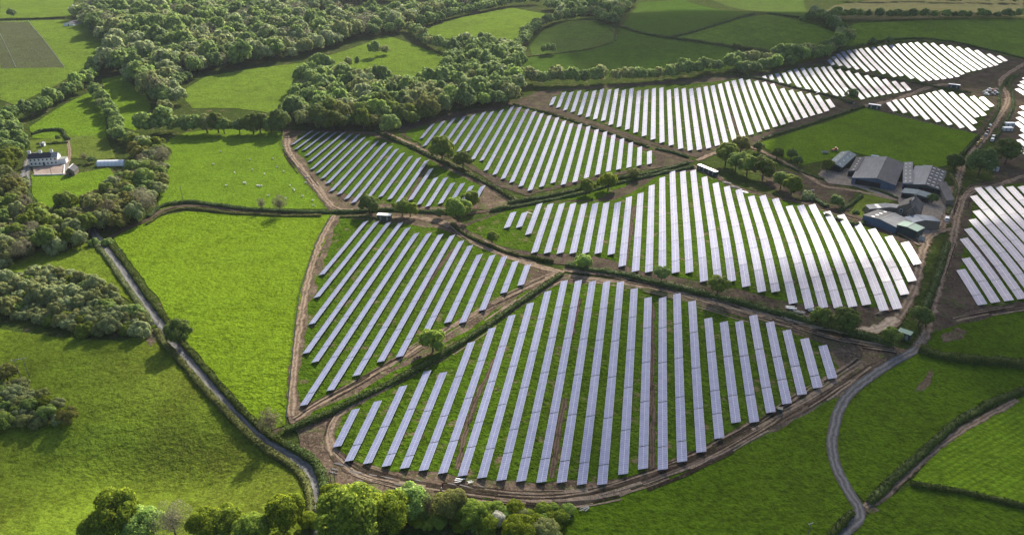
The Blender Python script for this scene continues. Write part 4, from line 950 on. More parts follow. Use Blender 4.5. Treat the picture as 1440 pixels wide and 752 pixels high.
# ------------------------------------------------------------------ hedges
def hedge(pxs, width, height, label, mat='lf_hedge', seed=0, dens=26, size=0.30, name='hedge', wob=0.3, L=None, uneven=0.35):
    rng = np.random.default_rng(seed + 1000); L = L or line_px(pxs, 1.6); N = normals(L)
    b = MB(); ring = []; P, Nn, S = [], [], []
    for i, (p, n) in enumerate(zip(L, N)):
        hh = height * (1 - uneven * 0.5 + uneven * noise.noise(Vector((p.x * 0.13, p.y * 0.13, seed)))+ uneven * 0.5 * noise.noise(Vector((p.x * 0.6, p.y * 0.6, seed))))
        ww = width * (1 + wob * noise.noise(Vector((p.x * 0.2, p.y * 0.2, seed + 5))))
        z = H(p.x, p.y); wv = n * (ww * 0.40)
        ring.append([p - wv + Vector((0, 0, z - 0.3)), p - wv * 0.9 + Vector((0, 0, z + hh * 0.72)), p + Vector((0, 0, z + hh * 0.88)), p + wv * 0.9 + Vector((0, 0, z + hh * 0.72)), p + wv + Vector((0, 0, z - 0.3))])
        m = int(dens * 1.6 * (ww + 2 * hh) / 5 + 1)
        if i == len(L) - 1: break
        d = L[i + 1] - p
        th = rng.uniform(-0.15, math.pi + 0.15, m); al = rng.uniform(0, 1, m); k = rng.uniform(0.82, 1.12, m)
        ca, sa = np.cos(th), np.sin(th)
        ex = np.sign(ca) * np.abs(ca) ** 0.7; ez = np.abs(sa) ** 0.6
        P.append(np.array(p)[None] + np.array(d)[None] * al[:, None] + np.array(n)[None] * (ex * ww / 2 * k)[:, None] + np.stack([0 * ez, 0 * ez, z + np.maximum(0.1, ez * hh * k)], axis=1))
        q = np.array(n)[None] * ca[:, None] + np.array([[0, 0, 1]]) * np.abs(sa)[:, None] + rng.normal(size=(m, 3)) * 0.5
        Nn.append(q / np.linalg.norm(q, axis=1)[:, None]); S.append(size * rng.uniform(0.6, 1.5, m))
    for i in range(len(ring) - 1):
        for k in range(4): b.face([ring[i][k], ring[i + 1][k], ring[i + 1][k + 1], ring[i][k + 1]])
    b.face(ring[0]); b.face(ring[-1][::-1])
    core = np.array([b.v[j] for f in b.f for j in (f if len(f) == 4 else f[:4])])
    V = np.concatenate([core, quads(np.concatenate(P), np.concatenate(Nn), np.concatenate(S), rng)])
    return tag(link(name, quad_mesh(name, V, M[mat])), label, 'hedge')
HEDGES = [
 ([(402,606),(440,592),(480,574),(520,554),(560,535),(600,514),(640,489),(680,463),(720,435),(760,408),(790,387)], 2.8, 2.3, 'straight clipped hedge between the two near arrays', 'lf_hedge'),
 ([(636,316),(650,328),(675,341),(700,351),(730,360),(760,366),(778,369)], 2.0, 1.7, 'curved low hedge along the inside of the track bend', 'lf_hedge'),
 ([(796,374),(830,380),(870,386),(920,398),(970,410),(1020,422),(1070,435),(1120,448),(1170,461),(1215,473),(1255,487)], 3.2, 2.4, 'long hedge above the near array running right to the lane', 'lf_hedge'),
 ([(690,297),(730,291),(770,283),(810,275),(850,264),(890,254),(930,245),(975,236)], 2.4, 2.0, 'lower hedge of the double hedge line above the central array', 'lf_hedge'),
 ([(715,286),(760,279),(800,271),(840,259),(880,250),(920,243),(968,230)], 2.6, 2.1, 'upper hedge of the double hedge line below the roads array', 'lf_hedge'),
 ([(530,186),(550,196),(575,206),(600,218),(630,232),(660,247),(690,262),(722,282)], 3.0, 2.2, 'roadside hedge right of the diagonal dirt road', 'lf_hedge'),
 ([(722,148),(755,156),(790,166),(820,176),(850,186),(880,197),(912,208)], 2.4, 1.8, 'dark hedge left of the long array', 'lf_hedge'),
 ([(922,210),(945,215),(968,222)], 2.4, 1.8, 'short dark hedge below the foot of the long array', 'lf_hedge'),
 ([(1050,108),(1080,114),(1110,122),(1140,129),(1170,136),(1200,146)], 2.4, 1.8, 'dark hedge between the long array and the narrow array', 'lf_hedge'),
 ([(1145,93),(1180,97),(1215,106),(1250,111),(1290,118),(1330,126),(1365,131)], 2.4, 1.8, 'dark hedge between the narrow array and the farthest array', 'lf_hedge'),
 ([(1072,196),(1100,187),(1130,178),(1160,168),(1190,158),(1214,150)], 2.2, 1.5, 'low hedge along the top left of the farm pasture', 'lf_hedge'),
 ([(1376,192),(1362,208),(1348,222),(1338,232)], 2.4, 2.2, 'hedge on the right of the farm pasture beside the site road', 'lf_hedge'),
 ([(1336,246),(1344,262),(1340,282),(1332,302)], 2.4, 1.6, 'grassy hedge bank between the farm lane and the sheds', 'lf_hedge_pale'),
 ([(1424,106),(1412,118),(1405,132),(1404,150),(1398,166),(1386,184)], 2.2, 1.8, 'hedge left of the curving site road', 'lf_hedge'),
 ([(1432,106),(1420,116),(1424,136),(1424,152),(1412,176),(1398,198)], 2.2, 1.6, 'hedge right of the curving site road', 'lf_hedge'),
 ([(1332,342),(1326,362),(1318,388),(1308,414),(1297,440)], 3.6, 1.6, 'bushy bank between the two converging farm tracks', 'lf_hedge'),
 ([(1293,492),(1312,499),(1340,505),(1370,509),(1400,511),(1440,514),(1480,516)], 4.5, 3.2, 'tall thick hedge right of the lane junction', 'lf_hedge'),
 ([(1480,536),(1440,550),(1405,562),(1370,580),(1340,598),(1312,624),(1285,648),(1258,672),(1236,694),(1222,708)], 3.0, 1.9, 'dark curving hedge left of the mown field', 'lf_hedge'),
 ([(1280,681),(1310,686),(1350,692),(1400,703),(1440,713),(1500,724)], 2.0, 1.6, 'low hedge below the mown field', 'lf_hedge'),
 ([(1198,722),(1186,734),(1170,752),(1150,775)], 2.4, 2.0, 'hedge left of the lane at the bottom edge', 'lf_hedge'),
 ([(153,341),(168,361),(187,386),(207,416),(229,444),(249,470),(265,492),(303,536),(343,580),(375,609),(404,627)], 2.6, 1.7, 'hedge on the right side of the tarmac lane beside the lime field', 'lf_hedge'),
 ([(136,346),(150,362),(172,394),(196,428),(214,456)], 2.4, 1.5, 'hedge left of the tarmac lane, upper part', 'lf_hedge_pale'),
 ([(220,464),(232,484),(256,510),(290,550),(330,592),(368,628),(400,648),(424,668),(434,690),(437,716),(434,742),(428,775)], 2.6, 1.7, 'long pale hedge left of the tarmac lane, lower part', 'lf_hedge_pale'),
 ([(404,626),(428,640),(446,656),(456,680),(458,702)], 3.2, 2.4, 'hedge on the outside of the lane bend below the near array', 'lf_hedge'),
 ([(208,306),(226,292),(246,287),(268,285),(300,289),(340,294),(380,297),(420,299),(460,299),(500,298),(540,296),(580,298),(620,300),(650,302)], 2.8, 2.0, 'hedge along the bottom of the sheep pasture', 'lf_hedge'),
 ([(206,316),(228,302),(250,295),(275,294),(320,300),(360,302),(400,304),(452,304)], 2.2, 1.4, 'low hedge along the top of the lime field', 'lf_hedge_pale'),
 ([(478,306),(520,306),(535,310)], 1.6, 1.0, 'short low hedge left of the white-roofed cabin', 'lf_hedge'),
 ([(0,29),(30,28),(60,27),(92,26)], 3.0, 2.4, 'hedge above the fenced plots at the top left', 'lf_hedge'),
 ([(1165,74),(1190,69),(1240,59),(1290,55),(1340,60),(1380,69),(1420,78),(1450,86)], 3.0, 2.0, 'dark hedge above the farthest array', 'lf_hedge'),
 ([(874,38),(890,44),(915,50),(940,54),(970,58),(1000,62),(1030,67)], 3.6, 2.6, 'hedge between the two dark pastures', 'lf_hedge'),
 ([(942,53),(970,47),(1000,38),(1030,29),(1060,21)], 3.2, 2.4, 'rising hedge between dark and upland pasture', 'lf_hedge'),
 ([(1030,68),(1060,72),(1095,80),(1120,80)], 6.0, 5.0, 'tall overgrown hedge at the foot of the upland pasture', 'lf_hedge'),
 ([(1080,20),(1110,24),(1140,27)], 3.0, 2.4, 'hedge on the crest of the upland pasture', 'lf_hedge'),
 ([(865,58),(867,50),(862,44),(858,40)], 2.0, 1.2, 'pale overgrown wall right of the rough pasture', 'lf_hedge_pale'),
 ([(744,80),(780,76),(815,72),(835,68),(862,60)], 2.0, 1.2, 'pale overgrown wall below the rough pasture', 'lf_hedge_pale'),
 ([(45,190),(62,185),(86,184),(92,192),(97,197)], 2.4, 2.2, 'curved garden hedge behind the white house', 'lf_hedge'),
 ([(52,203),(70,203),(96,201)], 1.4, 1.3, 'low hedge across the lawn of the white house', 'lf_hedge'),
 ([(36,252),(40,272),(46,288),(56,304)], 3.0, 2.6, 'overgrown hedge between the drive and the paddock', 'lf_hedge'),
 ([(104,296),(125,288),(150,278)], 2.2, 1.6, 'hedge along the bottom of the paddock', 'lf_hedge'),
 ([(1160,304),(1185,312),(1206,318),(1222,308)], 2.2, 2.0, 'hedge below the farmhouse garden', 'lf_hedge'),
 ([(1180,298),(1196,288),(1212,276)], 2.4, 2.0, 'hedge on the left of the farmhouse garden', 'lf_hedge'),
 ([(1224,266),(1244,272),(1262,280)], 1.6, 1.6, 'hedge on the top of the farmhouse garden', 'lf_hedge'),
 ([(1118,262),(1135,274),(1150,284),(1162,292)], 4.0, 2.6, 'scrubby hedge below the mud yard', 'lf_hedge'),
 ([(1220,232),(1250,234),(1290,238),(1318,240)], 2.0, 1.6, 'hedge behind the big barns', 'lf_hedge'),
 ([(1082,222),(1108,234),(1136,246),(1158,252)], 2.0, 1.3, 'low hedge along the farm track', 'lf_hedge'),
]
for i, (px, wd, ht, lab, mt) in enumerate(HEDGES):
    far = px[0][1] < 200
    hedge(px, wd, ht, lab, mt, i, dens=14 if far else 30, size=0.5 if far else 0.30)

# ------------------------------------------------------------------ farm and houses
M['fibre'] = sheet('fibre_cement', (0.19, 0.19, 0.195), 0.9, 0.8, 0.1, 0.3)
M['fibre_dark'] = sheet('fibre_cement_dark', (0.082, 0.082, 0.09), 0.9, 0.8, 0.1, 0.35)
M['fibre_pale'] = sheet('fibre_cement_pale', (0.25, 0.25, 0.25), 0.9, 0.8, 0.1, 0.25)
M['tin_blue'] = sheet('tin_pale_blue', (0.13, 0.175, 0.19), 0.9, 0.7, 0.12, 0.15)
M['tin_green'] = sheet('tin_pale_green', (0.18, 0.26, 0.215), 0.9, 0.7, 0.12, 0.15)
M['clad_blue'] = sheet('cladding_blue', (0.075, 0.115, 0.175), 1.3, 0.6, 0.3, 0.25)
M['clad_dark'] = sheet('cladding_dark', (0.035, 0.05, 0.05), 1.3, 0.6, 0.3, 0.25)
M['rooflight'] = plain('rooflight', (0.45, 0.46, 0.46), 0.5, 0.4, 0, 0.1)
M['slate'] = sheet('slate', (0.04, 0.042, 0.052), 1.6, 0.7, 0.15, 0.3, 1)
M['stone'] = plain('stone_wall', (0.17, 0.145, 0.115), 0.9, 0.2, 0, 0.4, 2.0, 0.4)
M['render'] = plain('white_render', (0.78, 0.77, 0.74), 0.85, 0.25, 0, 0.06, 0.5)
M['glass'] = plain('window_glass', (0.02, 0.025, 0.03), 0.12, 0.6)
M['door_d'] = plain('dark_opening', (0.03, 0.028, 0.026), 0.9, 0.1)
M['white'] = plain('white_paint', (0.80, 0.80, 0.80), 0.5, 0.4, 0, 0.06)
M['concrete'] = plain('concrete', (0.34, 0.33, 0.31), 0.9, 0.2, 0, 0.2)
M['poly'] = plain('polythene', (0.66, 0.68, 0.71), 0.4, 0.6, 0, 0.12, 0.3)
M['cab_dark'] = plain('cabin_dark_green', (0.035, 0.05, 0.045), 0.6, 0.3)
M['wood'] = plain('weathered_timber', (0.20, 0.165, 0.125), 0.9, 0.15, 0, 0.35, 2.0)
M['rust'] = plain('rusty_iron', (0.17, 0.085, 0.05), 0.8, 0.2, 0, 0.4, 2.0)
M['pink'] = soil('courtyard', (0.20, 0.155, 0.13), (0.26, 0.205, 0.17), (0.31, 0.25, 0.215), 0.0, 0.1)
for k in ('yellow', (0.62, 0.40, 0.03)), ('red', (0.32, 0.03, 0.025)), ('black', (0.02, 0.02, 0.022)), ('blue', (0.04, 0.09, 0.24)), ('silver', (0.45, 0.46, 0.47)), ('tyre', (0.018, 0.018, 0.018)), ('orange', (0.60, 0.16, 0.02)):
    M[k[0]] = plain('paint_' + k[0], k[1], 0.4 if k[0] != 'tyre' else 0.9, 0.5, 0, 0.08)

def barn(name, FL, FR, BL, eave, ridge, roof, wall, label, cat, roof_r=None, lights=(0, 0), openings=(), ridge_pos=0.5, over=0.35, light_mat='rooflight', lean=False, group=None):
    """pitched or lean-to shed from three eave corners (front left, front right, back left) seen in the photo"""
    a, b, c = at(*FL, eave), at(*FR, eave), at(*BL, eave)
    wv, dq = b - a, c - a; wv.z = dq.z = 0
    org = a + (wv + dq) / 2
    pq = Vector((dq.y, -dq.x, 0)); pq = pq if pq.dot(wv) > 0 else -pq
    e1 = (wv.normalized() + pq.normalized()).normalized(); dv = Vector((-e1.y, e1.x, 0))
    if dv.dot(dq) < 0: dv = -dv
    Wd, De = wv.dot(e1), dq.dot(dv); wv = e1
    a = org - wv * Wd / 2 - dv * De / 2; a.z = H(a.x, a.y) + eave
    zs = [H((a + wv * Wd * i + dv * De * j).x, (a + wv * Wd * i + dv * De * j).y) for i in (0, 1) for j in (0, 1)]
    z0 = min(zs) - 0.1; zt = a.z - eave
    rz = math.atan2(wv.y, wv.x)
    root = empty(name, (org.x, org.y, zt), rz, label, cat, group)
    hw, hd = Wd / 2, De / 2; rx = -hw + Wd * ridge_pos; lo = z0 - zt
    # walls with gables
    m = MB()
    prof = [(-hw, lo), (hw, lo), (hw, eave), (rx, ridge), (-hw, eave)] if not lean else [(-hw, lo), (hw, lo), (hw, ridge), (-hw, eave)]
    m.prism([(x, -hd, z) for x, z in prof], (0, De, 0))
    m.build('wall', M[wall], root)
    th = 0.14
    def slope(x0, z0_, x1, z1_, mt, nm='roof'):
        q = MB(); s = (z1_ - z0_) / (x1 - x0)
        q.prism([(x0, -hd - over, z0_ + 0.03), (x1, -hd - over, z1_ + 0.03), (x1, -hd - over, z1_ + 0.03 + th), (x0, -hd - over, z0_ + 0.03 + th)], (0, De + 2 * over, 0))
        return q.build(nm, M[mt], root)
    if lean:
        s = (ridge - eave) / Wd
        rl = slope(-hw - over, eave - s * over, hw + over, ridge + s * over, roof); sides = [(rl, -hw, eave, hw, ridge, 0)]
    else:
        s1 = (ridge - eave) / (rx + hw); s2 = (ridge - eave) / (hw - rx)
        rl = slope(-hw - over, eave - s1 * over, rx, ridge, roof); rr = slope(rx, ridge, hw + over, eave - s2 * over, roof_r or roof)
        q = MB(); q.box((rx, 0, ridge + 0.2), (0.5, De + 2 * over, 0.14)); q.build('ridge_cap', M['white' if roof == 'slate' and 'ridge' in label else 'fibre_pale' if wall != 'render' else 'slate'], root)
        sides = [(rl, -hw, eave, rx, ridge, 0), (rr, rx, ridge, hw, eave, 1)]
    nr, ncol = lights[:2]
    if nr:
        for o, x0, za, x1, zb, sd in sides:
            if len(lights) > 2 and sd not in lights[2]: continue
            for i in range(nr):
                for j in range(ncol):
                    u = (i + 0.6) / (nr + 0.2); y = -hd + De * (j + 0.5 + random.uniform(-.1, .1)) / ncol
                    u0, u1 = u - 0.09, u + 0.09
                    q = MB(); X0, X1 = x0 + (x1 - x0) * u0, x0 + (x1 - x0) * u1; Z0, Z1 = za + (zb - za) * u0 + th + 0.06, za + (zb - za) * u1 + th + 0.06
                    q.face([(X0, y - 0.55, Z0), (X1, y - 0.55, Z1), (X1, y + 0.55, Z1), (X0, y + 0.55, Z0)])
                    q.build('rooflight', M[light_mat], o)
    for nm, side, x, wdt, zb, ht, mt in openings:      # side: 'f' front gable, 'l' left, 'r' right
        q = MB()
        if side == 'f': q.box((x, -hd - 0.02, zb + ht / 2), (wdt, 0.08, ht))
        if side == 'b': q.box((x, hd + 0.02, zb + ht / 2), (wdt, 0.08, ht))
        if side == 'l': q.box((-hw - 0.02, x, zb + ht / 2), (0.08, wdt, ht))
        if side == 'r': q.box((hw + 0.02, x, zb + ht / 2), (0.08, wdt, ht))
        q.build(nm, M[mt], root)
    root['dims'] = (Wd, De)
    return root, Wd, De

B1 = barn('barn', (1195, 250), (1256, 259), (1217.5, 223.5), 3.9, 6.4, 'fibre', 'clad_blue', 'largest barn with blue gable, pale left roof slope and dark right slope', 'barn', 'fibre_dark', (3, 5, (1,)), [('opening', 'f', -3, 15, 0, 3.6, 'door_d')], 0.54, light_mat='fibre_dark')  # sky sheen of the left slope put into roof colour, right kept dark
B2 = barn('barn', (1258, 257), (1271, 258), (1281, 232.5), 3.7, 4.9, 'fibre', 'clad_blue', 'narrow grey lean-to barn joined to the right of the largest barn', 'barn', None, (2, 6, (0,)), [('opening', 'f', 0, 4, 0, 3.2, 'door_d')], lean=True, over=0.1)
B3 = barn('barn', (1272, 259), (1318, 266), (1290, 236.5), 3.7, 5.6, 'fibre_pale', 'clad_dark', 'wide barn at the right with white rooflights on its dark slope', 'barn', 'fibre_dark', (3, 6, (1,)), [('opening', 'f', 2, 9, 0, 3.4, 'door_d')], 0.52)  # paler left roof colour likewise stands in for reflected sky
B4 = barn('barn', (1165, 231.5), (1186, 236), (1181, 214), 3.8, 5.4, 'tin_blue', 'clad_dark', 'blue-grey cattle shed at the left end of the farm', 'barn', None, (1, 4), [('opening', 'f', 0, 8, 0, 3.4, 'door_d')])
B5 = barn('barn', (1188, 240), (1200, 241.5), (1209, 223.5), 3.6, 4.8, 'fibre_dark', 'clad_dark', 'low dark shed between the cattle shed and the largest barn', 'barn', None, (1, 5), [('opening', 'f', 0, 5, 0, 2.6, 'door_d')], lean=True, over=0.1)
B6 = barn('barn', (1268, 271), (1306, 278), (1272.5, 266), 3.4, 4.2, 'tin_blue', 'clad_dark', 'pale blue lean-to canopy in front of the wide barn', 'barn', None, (0, 0), [('opening', 'f', 0, 14, 0, 2.6, 'door_d')], over=0.3)
B7 = barn('barn', (1314, 281), (1324, 281), (1335, 262), 3.4, 4.4, 'fibre_dark', 'stone', 'dark roofed lean-to along the right side of the wide barn', 'barn', None, (0, 0), [], lean=True, over=0.1)
# yard range by the central array
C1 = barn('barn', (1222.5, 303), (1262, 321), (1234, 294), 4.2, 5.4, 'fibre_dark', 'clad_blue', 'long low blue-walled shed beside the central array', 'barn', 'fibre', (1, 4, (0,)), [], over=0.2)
C2 = barn('barn', (1226, 300), (1265, 289.5), (1229.5, 295.5), 4.0, 5.2, 'fibre_pale', 'stone', 'pale roofed range running back to the farmhouse', 'barn', None, (1, 4, (0,)), [], over=0.2)
C3 = barn('barn', (1263, 316), (1290, 325.5), (1271, 311.5), 4.4, 5.0, 'tin_green', 'clad_dark', 'pale green roofed shed at the yard corner', 'barn', None, (0, 0), [('door', 'f', 9, 3.2, 0, 3.0, 'concrete')], over=0.3)
C4 = barn('barn', (1280, 318), (1312, 310), (1276, 311), 3.6, 5.0, 'clad_blue', 'stone', 'blue-grey roofed byre behind the green roofed shed', 'barn', None, (0, 0), [('door', 'r', 0, 2, 0, 2.4, 'white')], over=0.2)
# farmhouse: main body and a cross wing, each with its own roof, chimneys and windows
def house(FL, FR, BL, eave, ridge, wall, label, wins, chim, roof='slate', name='house', extra=None):
    root, W, D = barn(name, FL, FR, BL, eave, ridge, roof, wall, label, 'house', over=0.25, ridge_pos=0.5)
    for side, x, z, w_, h_ in wins:
        q = MB(); g = MB(); hw, hd = W / 2, D / 2
        if side in 'fb':
            s = -1 if side == 'f' else 1
            q.box((x, s * (hd + 0.02), z), (w_ + 0.24, 0.10, h_ + 0.24)); g.box((x, s * (hd + 0.05), z), (w_, 0.08, h_))
        else:
            s = 1 if side == 'r' else -1
            q.box((s * (hw + 0.02), x, z), (0.10, w_ + 0.24, h_ + 0.24)); g.box((s * (hw + 0.05), x, z), (0.08, w_, h_))
        o = q.build('window', M['white'], root); g.build('pane', M['glass'], o)
    for x, y, w_, h_ in chim:
        q = MB(); q.box((x, y, ridge + h_ / 2 - 0.8), (w_, 0.9, h_ + 1.2)); q.box((x, y, ridge + h_ - 0.15), (w_ + 0.25, 1.15, 0.2))
        for k in (-0.3, 0.3): q.tube([(x + k * w_, y, ridge + h_ - 0.1), (x + k * w_, y, ridge + h_ + 0.5)], 0.16, 6)
        q.build('chimney', M['render' if wall == 'render' else 'stone'], root)
    return root, W, D
FH = house((1262, 291), (1290, 297), (1272, 283), 6.0, 9.5, 'stone', 'stone farmhouse with dark slate roof and gables in the farmyard', [('f', -3, 4.4, 1.1, 1.4), ('f', 2.5, 4.4, 1.1, 1.4), ('f', -3, 1.6, 1.1, 1.4), ('f', 2.8, 1.6, 1.1, 1.4), ('r', 0, 4.2, 1.0, 1.4)], [(0, 5, 1.1, 1.6), (0, -5, 1.1, 1.6)])
q = MB(); q.prism([(-2.5, 0, 0), (2.5, 0, 0), (2.5, 0, 6.0), (0, 0, 9.2), (-2.5, 0, 6.0)], (0, -6.0, 0))
wing = q.build('cross_wing', M['stone'], FH[0]); wing.location = (3.2, -FH[2] / 2 + 0.5, -0.003)
q = MB()
for s in (-1, 1): q.prism([(s * 2.8, 0.1, 5.72), (0, 0.1, 9.3), (0, 0.1, 9.5), (s * 2.8, 0.1, 5.92)], (0, -6.4, 0))
q.build('roof', M['slate'], wing)
for x in (-1.0, 1.0):
    q = MB(); q.box((x, -6.03, 4.4), (1.0, 0.08, 1.4)); o = q.build('window', M['white'], wing); g = MB(); g.box((x, -6.07, 4.4), (0.8, 0.06, 1.2)); g.build('pane', M['glass'], o)
# white house, slate shed, polytunnel
def rowhouse():
    a, b = at(42, 234, 0), at(83, 231.5, 0); wv = (b - a); L = wv.length; rz = math.atan2(wv.y, wv.x); mid = (a + b) / 2; dv = Vector((-math.sin(rz), math.cos(rz), 0)); mid += dv * 3.5
    root = empty('house', (mid.x, mid.y, H(mid.x, mid.y)), rz, 'long white two-storey house with dark slate roof and three white chimneys', 'house')
    m = MB(); m.prism([(-L / 2, -3.5, -0.4), (-L / 2, 3.5, -0.4), (-L / 2, 3.5, 5.4), (-L / 2, 0, 8.0), (-L / 2, -3.5, 5.4)], (L, 0, 0)); m.build('wall', M['render'], root)
    Lm = L * 0.80
    q = MB()
    for s in (-1, 1): q.prism([(-L / 2 - 0.2, s * 3.8, 5.24), (-L / 2 - 0.2, 0, 8.06), (-L / 2 - 0.2, 0, 8.22), (-L / 2 - 0.2, s * 3.8, 5.40)], (Lm, 0, 0))
    rf = q.build('roof', M['slate'], root)
    q = MB()
    for s in (-1, 1): q.prism([(-L / 2 - 0.2 + Lm, s * 3.8, 5.24), (-L / 2 - 0.2 + Lm, 0, 8.06), (-L / 2 - 0.2 + Lm, 0, 8.20), (-L / 2 - 0.2 + Lm, s * 3.8, 5.38)], (L - Lm + 0.4, 0, 0))
    tag(q.build('roof', M['fibre_pale'], root), 'pale roof of the right-hand end')
    for x in (-L / 2 + 0.8, -L * 0.08, L / 2 - L * 0.2):
        q = MB(); q.box((x, 0, 8.6), (1.9, 1.0, 2.4)); q.box((x, 0, 9.7), (2.1, 1.2, 0.2))
        for k in (-0.5, 0.5): q.tube([(x + k, 0, 9.7), (x + k, 0, 10.3)], 0.17, 6)
        q.build('chimney', M['render'], rf)
    for i in range(7):
        x = -L / 2 + L * (i + 0.6) / 7.2
        for z in ((1.6, 4.2) if i != 3 else (4.2,)):
            q = MB(); q.box((x, -3.53, z), (1.15, 0.1, 1.35)); o = q.build('window', M['render'], root); g = MB(); g.box((x, -3.57, z), (0.95, 0.08, 1.15)); g.build('pane', M['glass'], o)
    q = MB(); q.box((-L / 2 + L * 3.6 / 7.2, -3.56, 1.15), (1.2, 0.16, 2.3)); q.build('door', M['door_d'], root)
    q = MB(); q.box((L / 2 + 2.2, 0.2, 1.5), (4.4, 5.0, 3.8)); q.build('annexe', M['render'], root)
    q = MB(); q.box((L / 2 + 2.3, 0.2, 3.48), (4.7, 5.3, 0.18)); q.build('roof', M['fibre_pale'], root)
rowhouse()
field('courtyard', [(45.5,236),(90,231.5),(89,245.5),(49,246.5)], M['pink'], 5, amp=0)
def wall_line(pxs, h, label, mat='render', th=0.35, name='wall'):
    L = line_px(pxs, 2.0); N = normals(L); b = MB()
    for i in range(len(L) - 1):
        p, q = L[i], L[i + 1]; n = N[i] * th / 2; n2 = N[i + 1] * th / 2; z0, z1 = H(p.x, p.y), H(q.x, q.y)
        r0 = [p - n + Vector((0, 0, z0 - .2)), p + n + Vector((0, 0, z0 - .2)), p + n + Vector((0, 0, z0 + h)), p - n + Vector((0, 0, z0 + h))]
        r1 = [q - n2 + Vector((0, 0, z1 - .2)), q + n2 + Vector((0, 0, z1 - .2)), q + n2 + Vector((0, 0, z1 + h)), q - n2 + Vector((0, 0, z1 + h))]
        for k in range(4): b.face([r0[k], r0[(k + 1) % 4], r1[(k + 1) % 4], r1[k]])
        if i == 0: b.face(r0)
    b.face(r1)
    return tag(b.build(name, M[mat]), label, 'wall')
wall_line([(47, 247), (70, 246.6), (90, 245.8)], 0.9, 'low white wall along the front of the courtyard')
wall_line([(90, 245.8), (90.5, 238), (91, 233)], 0.9, 'low white wall at the right end of the courtyard')
barn('shed', (95.5, 241), (106, 241.5), (96, 235.5), 3.0, 5.4, 'slate', 'stone', 'dark slate shed with a white ridge beside the courtyard', 'shed', None, (0, 0), [('door', 'f', 0, 1.6, 0, 2.2, 'door_d')])
barn('shed', (56, 202), (62, 202), (56.5, 200.5), 2.2, 2.9, 'fibre_pale', 'render', 'small white garden shed behind the white house', 'shed', None, (0, 0), [('door', 'f', 0, 1.0, 0, 1.9, 'door_d')])
def tunnel():
    a, b = at(136, 234.5), at(174, 233.5); wv = b - a; L = wv.length; rz = math.atan2(wv.y, wv.x); mid = (a + b) / 2 + Vector((-math.sin(rz), math.cos(rz), 0)) * 3.4
    root = empty('polytunnel', (mid.x, mid.y, H(mid.x, mid.y)), rz, 'white half-round polytunnel below the white house lawn', 'polytunnel')
    q = MB(); arc = [(-L / 2, 3.4 * math.cos(t), 3.3 * math.sin(t)) for t in np.linspace(0, math.pi, 15)]
    for i in range(14): q.face([arc[i], arc[i + 1], Vector(arc[i + 1]) + Vector((L, 0, 0)), Vector(arc[i]) + Vector((L, 0, 0))])
    q.face(arc); q.face([Vector(p) + Vector((L, 0, 0)) for p in arc[::-1]])
    q.build('cover', M['poly'], root, True)
    q = MB()
    for k in range(8):
        x = -L / 2 + L * k / 7; q.tube([(x, 3.46 * math.cos(t), 3.36 * math.sin(t)) for t in np.linspace(0, math.pi, 13)], 0.05, 4)
    q.build('hoop', M['steel'], root)
    q = MB(); q.box((-L / 2 - 0.03, 0, 1.1), (0.06, 1.8, 2.2)); q.build('door', M['wood'], root)
tunnel()

# cabins and containers
def cabin(px, py, L, Wd, Hh, dirpx, label, roof='white', wall='cab_dark', name='cabin', group=None):
    p = at(px, py); d = at(*dirpx) - p; rz = math.atan2(d.y, d.x)
    root = empty(name, (p.x, p.y, p.z), rz, label, 'cabin', group)
    m = MB(); m.box((0, 0, Hh / 2 + 0.15), (L, Wd, Hh)); m.build('body', M[wall], root)
    q = MB(); q.box((0, 0, Hh + 0.24), (L + 0.3, Wd + 0.3, 0.16)); q.build('roof', M[roof], root)
    for s in (-1, 1): q = MB(); q.box((s * L * 0.36, 0, 0.05), (0.5, Wd - 0.2, 0.4)); q.build('skid', M['concrete'], root)
    for x in (-L * 0.25, L * 0.25):
        q = MB(); q.box((x, -Wd / 2 - 0.02, Hh * 0.45 + 0.1), (1.1, 0.06, Hh * 0.8)); dr = q.build('door', M['steel'], root)
        h_ = MB(); h_.box((x + 0.4, -Wd / 2 - 0.08, Hh * 0.45), (0.06, 0.06, 0.25)); h_.build('handle', M['alu'], dr)
    return root
cabin(541, 309, 8.0, 3.0, 3.2, (551, 309.5), 'dark cabin with bright white roof at the top of the hedge array')
cabin(988, 240, 8.0, 2.8, 3.0, (996, 243.2), 'left of two dark containers with white roofs above the central array')
cabin(1001, 245.5, 8.0, 2.8, 3.0, (1009, 248.7), 'right of two dark containers with white roofs above the central array')
cabin(1229, 153, 9.5, 3.2, 3.4, (1238, 154.2), 'dark white-roofed cabin between narrow array and small array')
cabin(1341, 124, 9.5, 3.0, 3.2, (1350, 125.2), 'dark white-roofed cabin on bare ground below the farthest array')
cabin(1271, 474, 5.0, 3.4, 2.6, (1276, 476), 'pale green roofed shed by the lane junction', 'tin_green', 'cab_dark')
cabin(1416, 184, 7.0, 3.0, 2.6, (1421, 184), 'lower of two white portable cabins on the site road', 'white', 'silver')
cabin(1419, 177.5, 7.0, 3.0, 2.6, (1424, 177.5), 'upper of two white portable cabins on the site road', 'white', 'silver')
cabin(1391, 231, 6.0, 3.0, 2.6, (1395, 233), 'pale caravan cabin between the two big trees', 'white', 'silver')
cabin(1398, 240, 4.6, 2.6, 2.4, (1402, 241), 'small pale hut below the two big trees', 'tin_blue', 'silver')
cabin(1112, 606, 1, 1, 1, (1113, 606), 'x') if False else None
